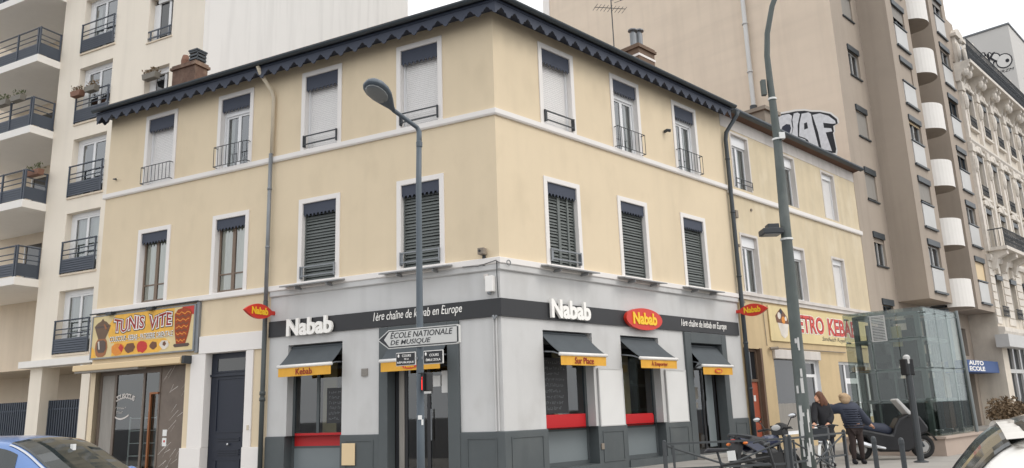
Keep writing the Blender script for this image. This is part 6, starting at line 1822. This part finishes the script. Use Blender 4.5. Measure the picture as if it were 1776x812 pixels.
# ------------------------------------------------------------------ cars
def catmull(ps, t):
    n = len(ps) - 1; x = t * n; i = min(int(x), n - 1); u = x - i
    p0, p1, p2, p3 = ps[max(i - 1, 0)], ps[i], ps[i + 1], ps[min(i + 2, n)]
    return tuple(.5 * ((2 * b) + (c - a) * u + (2 * a - 5 * b + 4 * c - d_) * u * u + (3 * b - a - 3 * c + d_) * u ** 3) for a, b, c, d_ in zip(p0, p1, p2, p3))
def car(M, label, paint, st, glass, extras):
    o = thing('parked_car', label, 'car', M)
    def sec(x, zb, zt, wb, wt):
        return [(x, wb * .86, .22), (x, wb * .97, .3), (x, wb, .5), (x, wb * .995, zb - .12), (x, wb * .97, zb), (x, (wb * .97 + wt) / 2 + .015, (zb + zt) / 2), (x, wt, zt - .045), (x, wt * .86, zt - .005), (x, wt * .45, zt + .025), (x, 0, zt + .032)]
    def surf(t, u):
        q = sec(*catmull(st, t)); n = len(q) - 1; i = min(int(u), n - 1); f = u - i
        a, b = Vector(q[i]), Vector(q[i + 1]); return a.lerp(b, f)
    NS, NU = 60, 9
    s = MB()
    for sg in (1, -1):
        for i in range(NS):
            for j in range(NU):
                a, b, c, d_ = surf(i / NS, j), surf((i + 1) / NS, j), surf((i + 1) / NS, j + 1), surf(i / NS, j + 1)
                q = [Vector((p.x, p.y * sg, p.z)) for p in (a, b, c, d_)]
                s.quad(*(q if sg > 0 else q[::-1]))
    for t in (0.0, 1.0):
        q = [surf(t, j) for j in range(NU + 1)]
        s.quad(*([(p.x, p.y, p.z) for p in q] + [(p.x, -p.y, p.z) for p in q[::-1]][1:]))
    me = s
    b = me.build('body', paint, o, smooth=True)
    # weld so the paint shades smoothly
    import bmesh
    bm = bmesh.new(); bm.from_mesh(b.data); bmesh.ops.remove_doubles(bm, verts=bm.verts, dist=.0005); bmesh.ops.recalc_face_normals(bm, faces=bm.faces); bm.to_mesh(b.data); bm.free()
    for p in b.data.polygons: p.use_smooth = True
    def patch(name, m, t0, t1, u0, u1, sides, off=.006, nt_=14, nu_=8, par=o, sk=0.0):
        s = MB()
        for sg in sides:
            for i in range(nt_):
                for j in range(nu_):
                    def P_(i_, j_):
                        u = u0 + (u1 - u0) * j_ / nu_
                        t = t0 + (t1 - t0) * i_ / nt_ + sk * (j_ / nu_) * (1 - 2 * i_ / nt_)
                        p = surf(t, u); e = 1e-3
                        du = surf(t, min(u + .02, 9)) - surf(t, max(u - .02, 0)); dt = surf(min(t + e, 1), u) - surf(max(t - e, 0), u)
                        n_ = dt.cross(du)
                        n_ = n_.normalized() if n_.length > 1e-9 else Vector((0, 0, 1))
                        if n_.y < -.2 or (abs(n_.y) <= .2 and n_.z < 0): n_ = -n_
                        p = p + n_ * off
                        return Vector((p.x, p.y * sg, p.z))
                    s.quad(P_(i, j), P_(i + 1, j), P_(i + 1, j + 1), P_(i, j + 1))
        return s.build(name, m, par, smooth=True)
    for name, m, t0, t1, u0, u1, sides, sk in glass:
        for ss in ([(1,), (-1,)] if name == 'side_window' else [sides]): patch(name, m, t0, t1, u0, u1, ss, sk=sk)
    xf, xr = extras['wheels']; wb = extras['w']
    for x in (xf, xr):
        for sg in (1, -1):
            M2 = T((x, sg * (wb - .1), .31))
            wv = MB().tube([(x, sg * (wb - .17), .31), (x, sg * (wb - .02), .31)], .2, 20).torus(.2, .03, 20, 6, M2 @ T((0, sg * .08, 0)))
            for k_ in range(5): wv.box(-.02, .02, sg * .075, sg * .09, 0, .19, M2 @ RY(k_ * 72))
            wv = wv.build('wheel', 'alloy', o)
            MB().torus(.25, .085, 28, 10, M2).build('tyre', 'rubber', wv, smooth=True)
            s = MB()
            s.tube([(x, sg * (wb - .03), .31), (x, sg * (wb + .004), .31)], .345, 24); s.build('wheel_arch', 'rubber', o)
    return o, surf, patch
HATCH = [(-1.98, .62, .66, .74, .5), (-1.95, .80, .84, .80, .6), (-1.88, .92, .99, .83, .62), (-1.70, .95, 1.22, .845, .61), (-1.50, .96, 1.38, .85, .60), (-1.1, .95, 1.435, .86, .60), (-.4, .93, 1.455, .865, .61), (.2, .92, 1.43, .865, .61), (.52, .91, 1.33, .86, .62), (.85, .90, 1.13, .855, .66), (1.18, .885, .95, .845, .70), (1.55, .84, .88, .82, .66), (1.85, .74, .77, .76, .58), (2.02, .5, .53, .66, .45)]
Tn = lambda i: i / (len(HATCH) - 1)
GL = [('windshield', 'car_glass', Tn(7.25), Tn(9.9), 6.75, 9, (1, -1), 0), ('side_window', 'car_glass', Tn(4.7), Tn(8.3), 4.35, 5.85, (1, -1), .03), ('rear_window', 'car_glass', Tn(2.2), Tn(4.0), 6.8, 9, (1, -1), 0)]
o, sf_, pt = car(T((-6.04, 10.0, 0)) @ RZ(-12), 'blue hatchback car parked in front of the modern flats', 'car_blue', HATCH, GL, dict(wheels=(1.25, -1.25), w=.86))
for y in (.6, -.6): MB().ball((1.86, y, .66), (.12, .15, .08), 10, 6).build('headlight', 'chrome', o)
for y in (.7, -.7): MB().ball((-1.9, y, .86), (.08, .1, .14), 10, 6).build('tail_light', 'lamp_red', o)
for y in (.95, -.95): MB().ball((.75, y, .97), (.07, .11, .07), 10, 8).build('mirror', 'car_blue', o)
s = MB(); s.tube([(.99, .45, 1.02), (1.05, -.25, 1.01)], .012, 6); s.build('wiper', 'rubber', o)
for sg in (1, -1): pt('pillar_highlight', 'chrome', Tn(7.3), Tn(9.9), 6.2, 6.5, (sg,), .01)  # bright strip put in for the white highlight along each windscreen pillar
MB().box(.62, .66, .0, .05, 1.16, 1.36).build('windshield_sticker', 'plate_white', o)
WST = [(x, zb, zt + (.035 if zt > 1.1 else 0), wb, wt) for x, zb, zt, wb, wt in HATCH]
GL = [('windshield', 'car_glass', Tn(7.25), Tn(9.9), 6.75, 9, (1, -1), 0), ('side_window', 'car_glass', Tn(5.3), Tn(8.3), 4.35, 5.85, (1, -1), .03), ('rear_window', 'car_glass', Tn(1.9), Tn(4.25), 6.55, 9, (1, -1), 0)]
o, sf_, pt = car(T((3.40, 2.745, 0)) @ RZ(-27.4), 'white hatchback car with a rear spoiler close to the two bollards', 'car_white', WST, GL, dict(wheels=(1.25, -1.25), w=.86))
s = MB()
for i in range(10):
    y0, y1 = -.6 + i * .12, -.48 + i * .12
    z = lambda y: 1.458 - .05 * (y / .6) ** 2
    s.quad((-1.15, y0, z(y0) + .025), (-1.15, y1, z(y1) + .025), (-1.56, y1, z(y1) - .01), (-1.56, y0, z(y0) - .01))
    s.quad((-1.56, y0, z(y0) - .01), (-1.56, y1, z(y1) - .01), (-1.545, y1, z(y1) - .035), (-1.545, y0, z(y0) - .035))
    s.quad((-1.545, y0, z(y0) - .035), (-1.545, y1, z(y1) - .035), (-1.3, y1, z(y1) - .06), (-1.3, y0, z(y0) - .06))
s.build('spoiler', 'car_white', o, smooth=False)
for y in (.6, -.6): MB().ball((1.86, y, .66), (.12, .15, .08), 10, 6).build('headlight', 'chrome', o)
for sg in (1, -1):
    t = pt('tail_light', 'lamp_red', Tn(1.2), Tn(2.7), 3.6, 5.6, (sg,), .012)
    pt('indicator', 'lamp_orange', Tn(1.9), Tn(2.5), 4.4, 5.4, (sg,), .018)
for y in (.95, -.95): MB().ball((.75, y, .97), (.07, .11, .07), 10, 8).build('mirror', 'car_white', o)
s = MB(); s.tube([(-1.92, .05, 1.02), (-1.82, -.3, 1.1)], .01, 6); s.build('wiper', 'rubber', o)
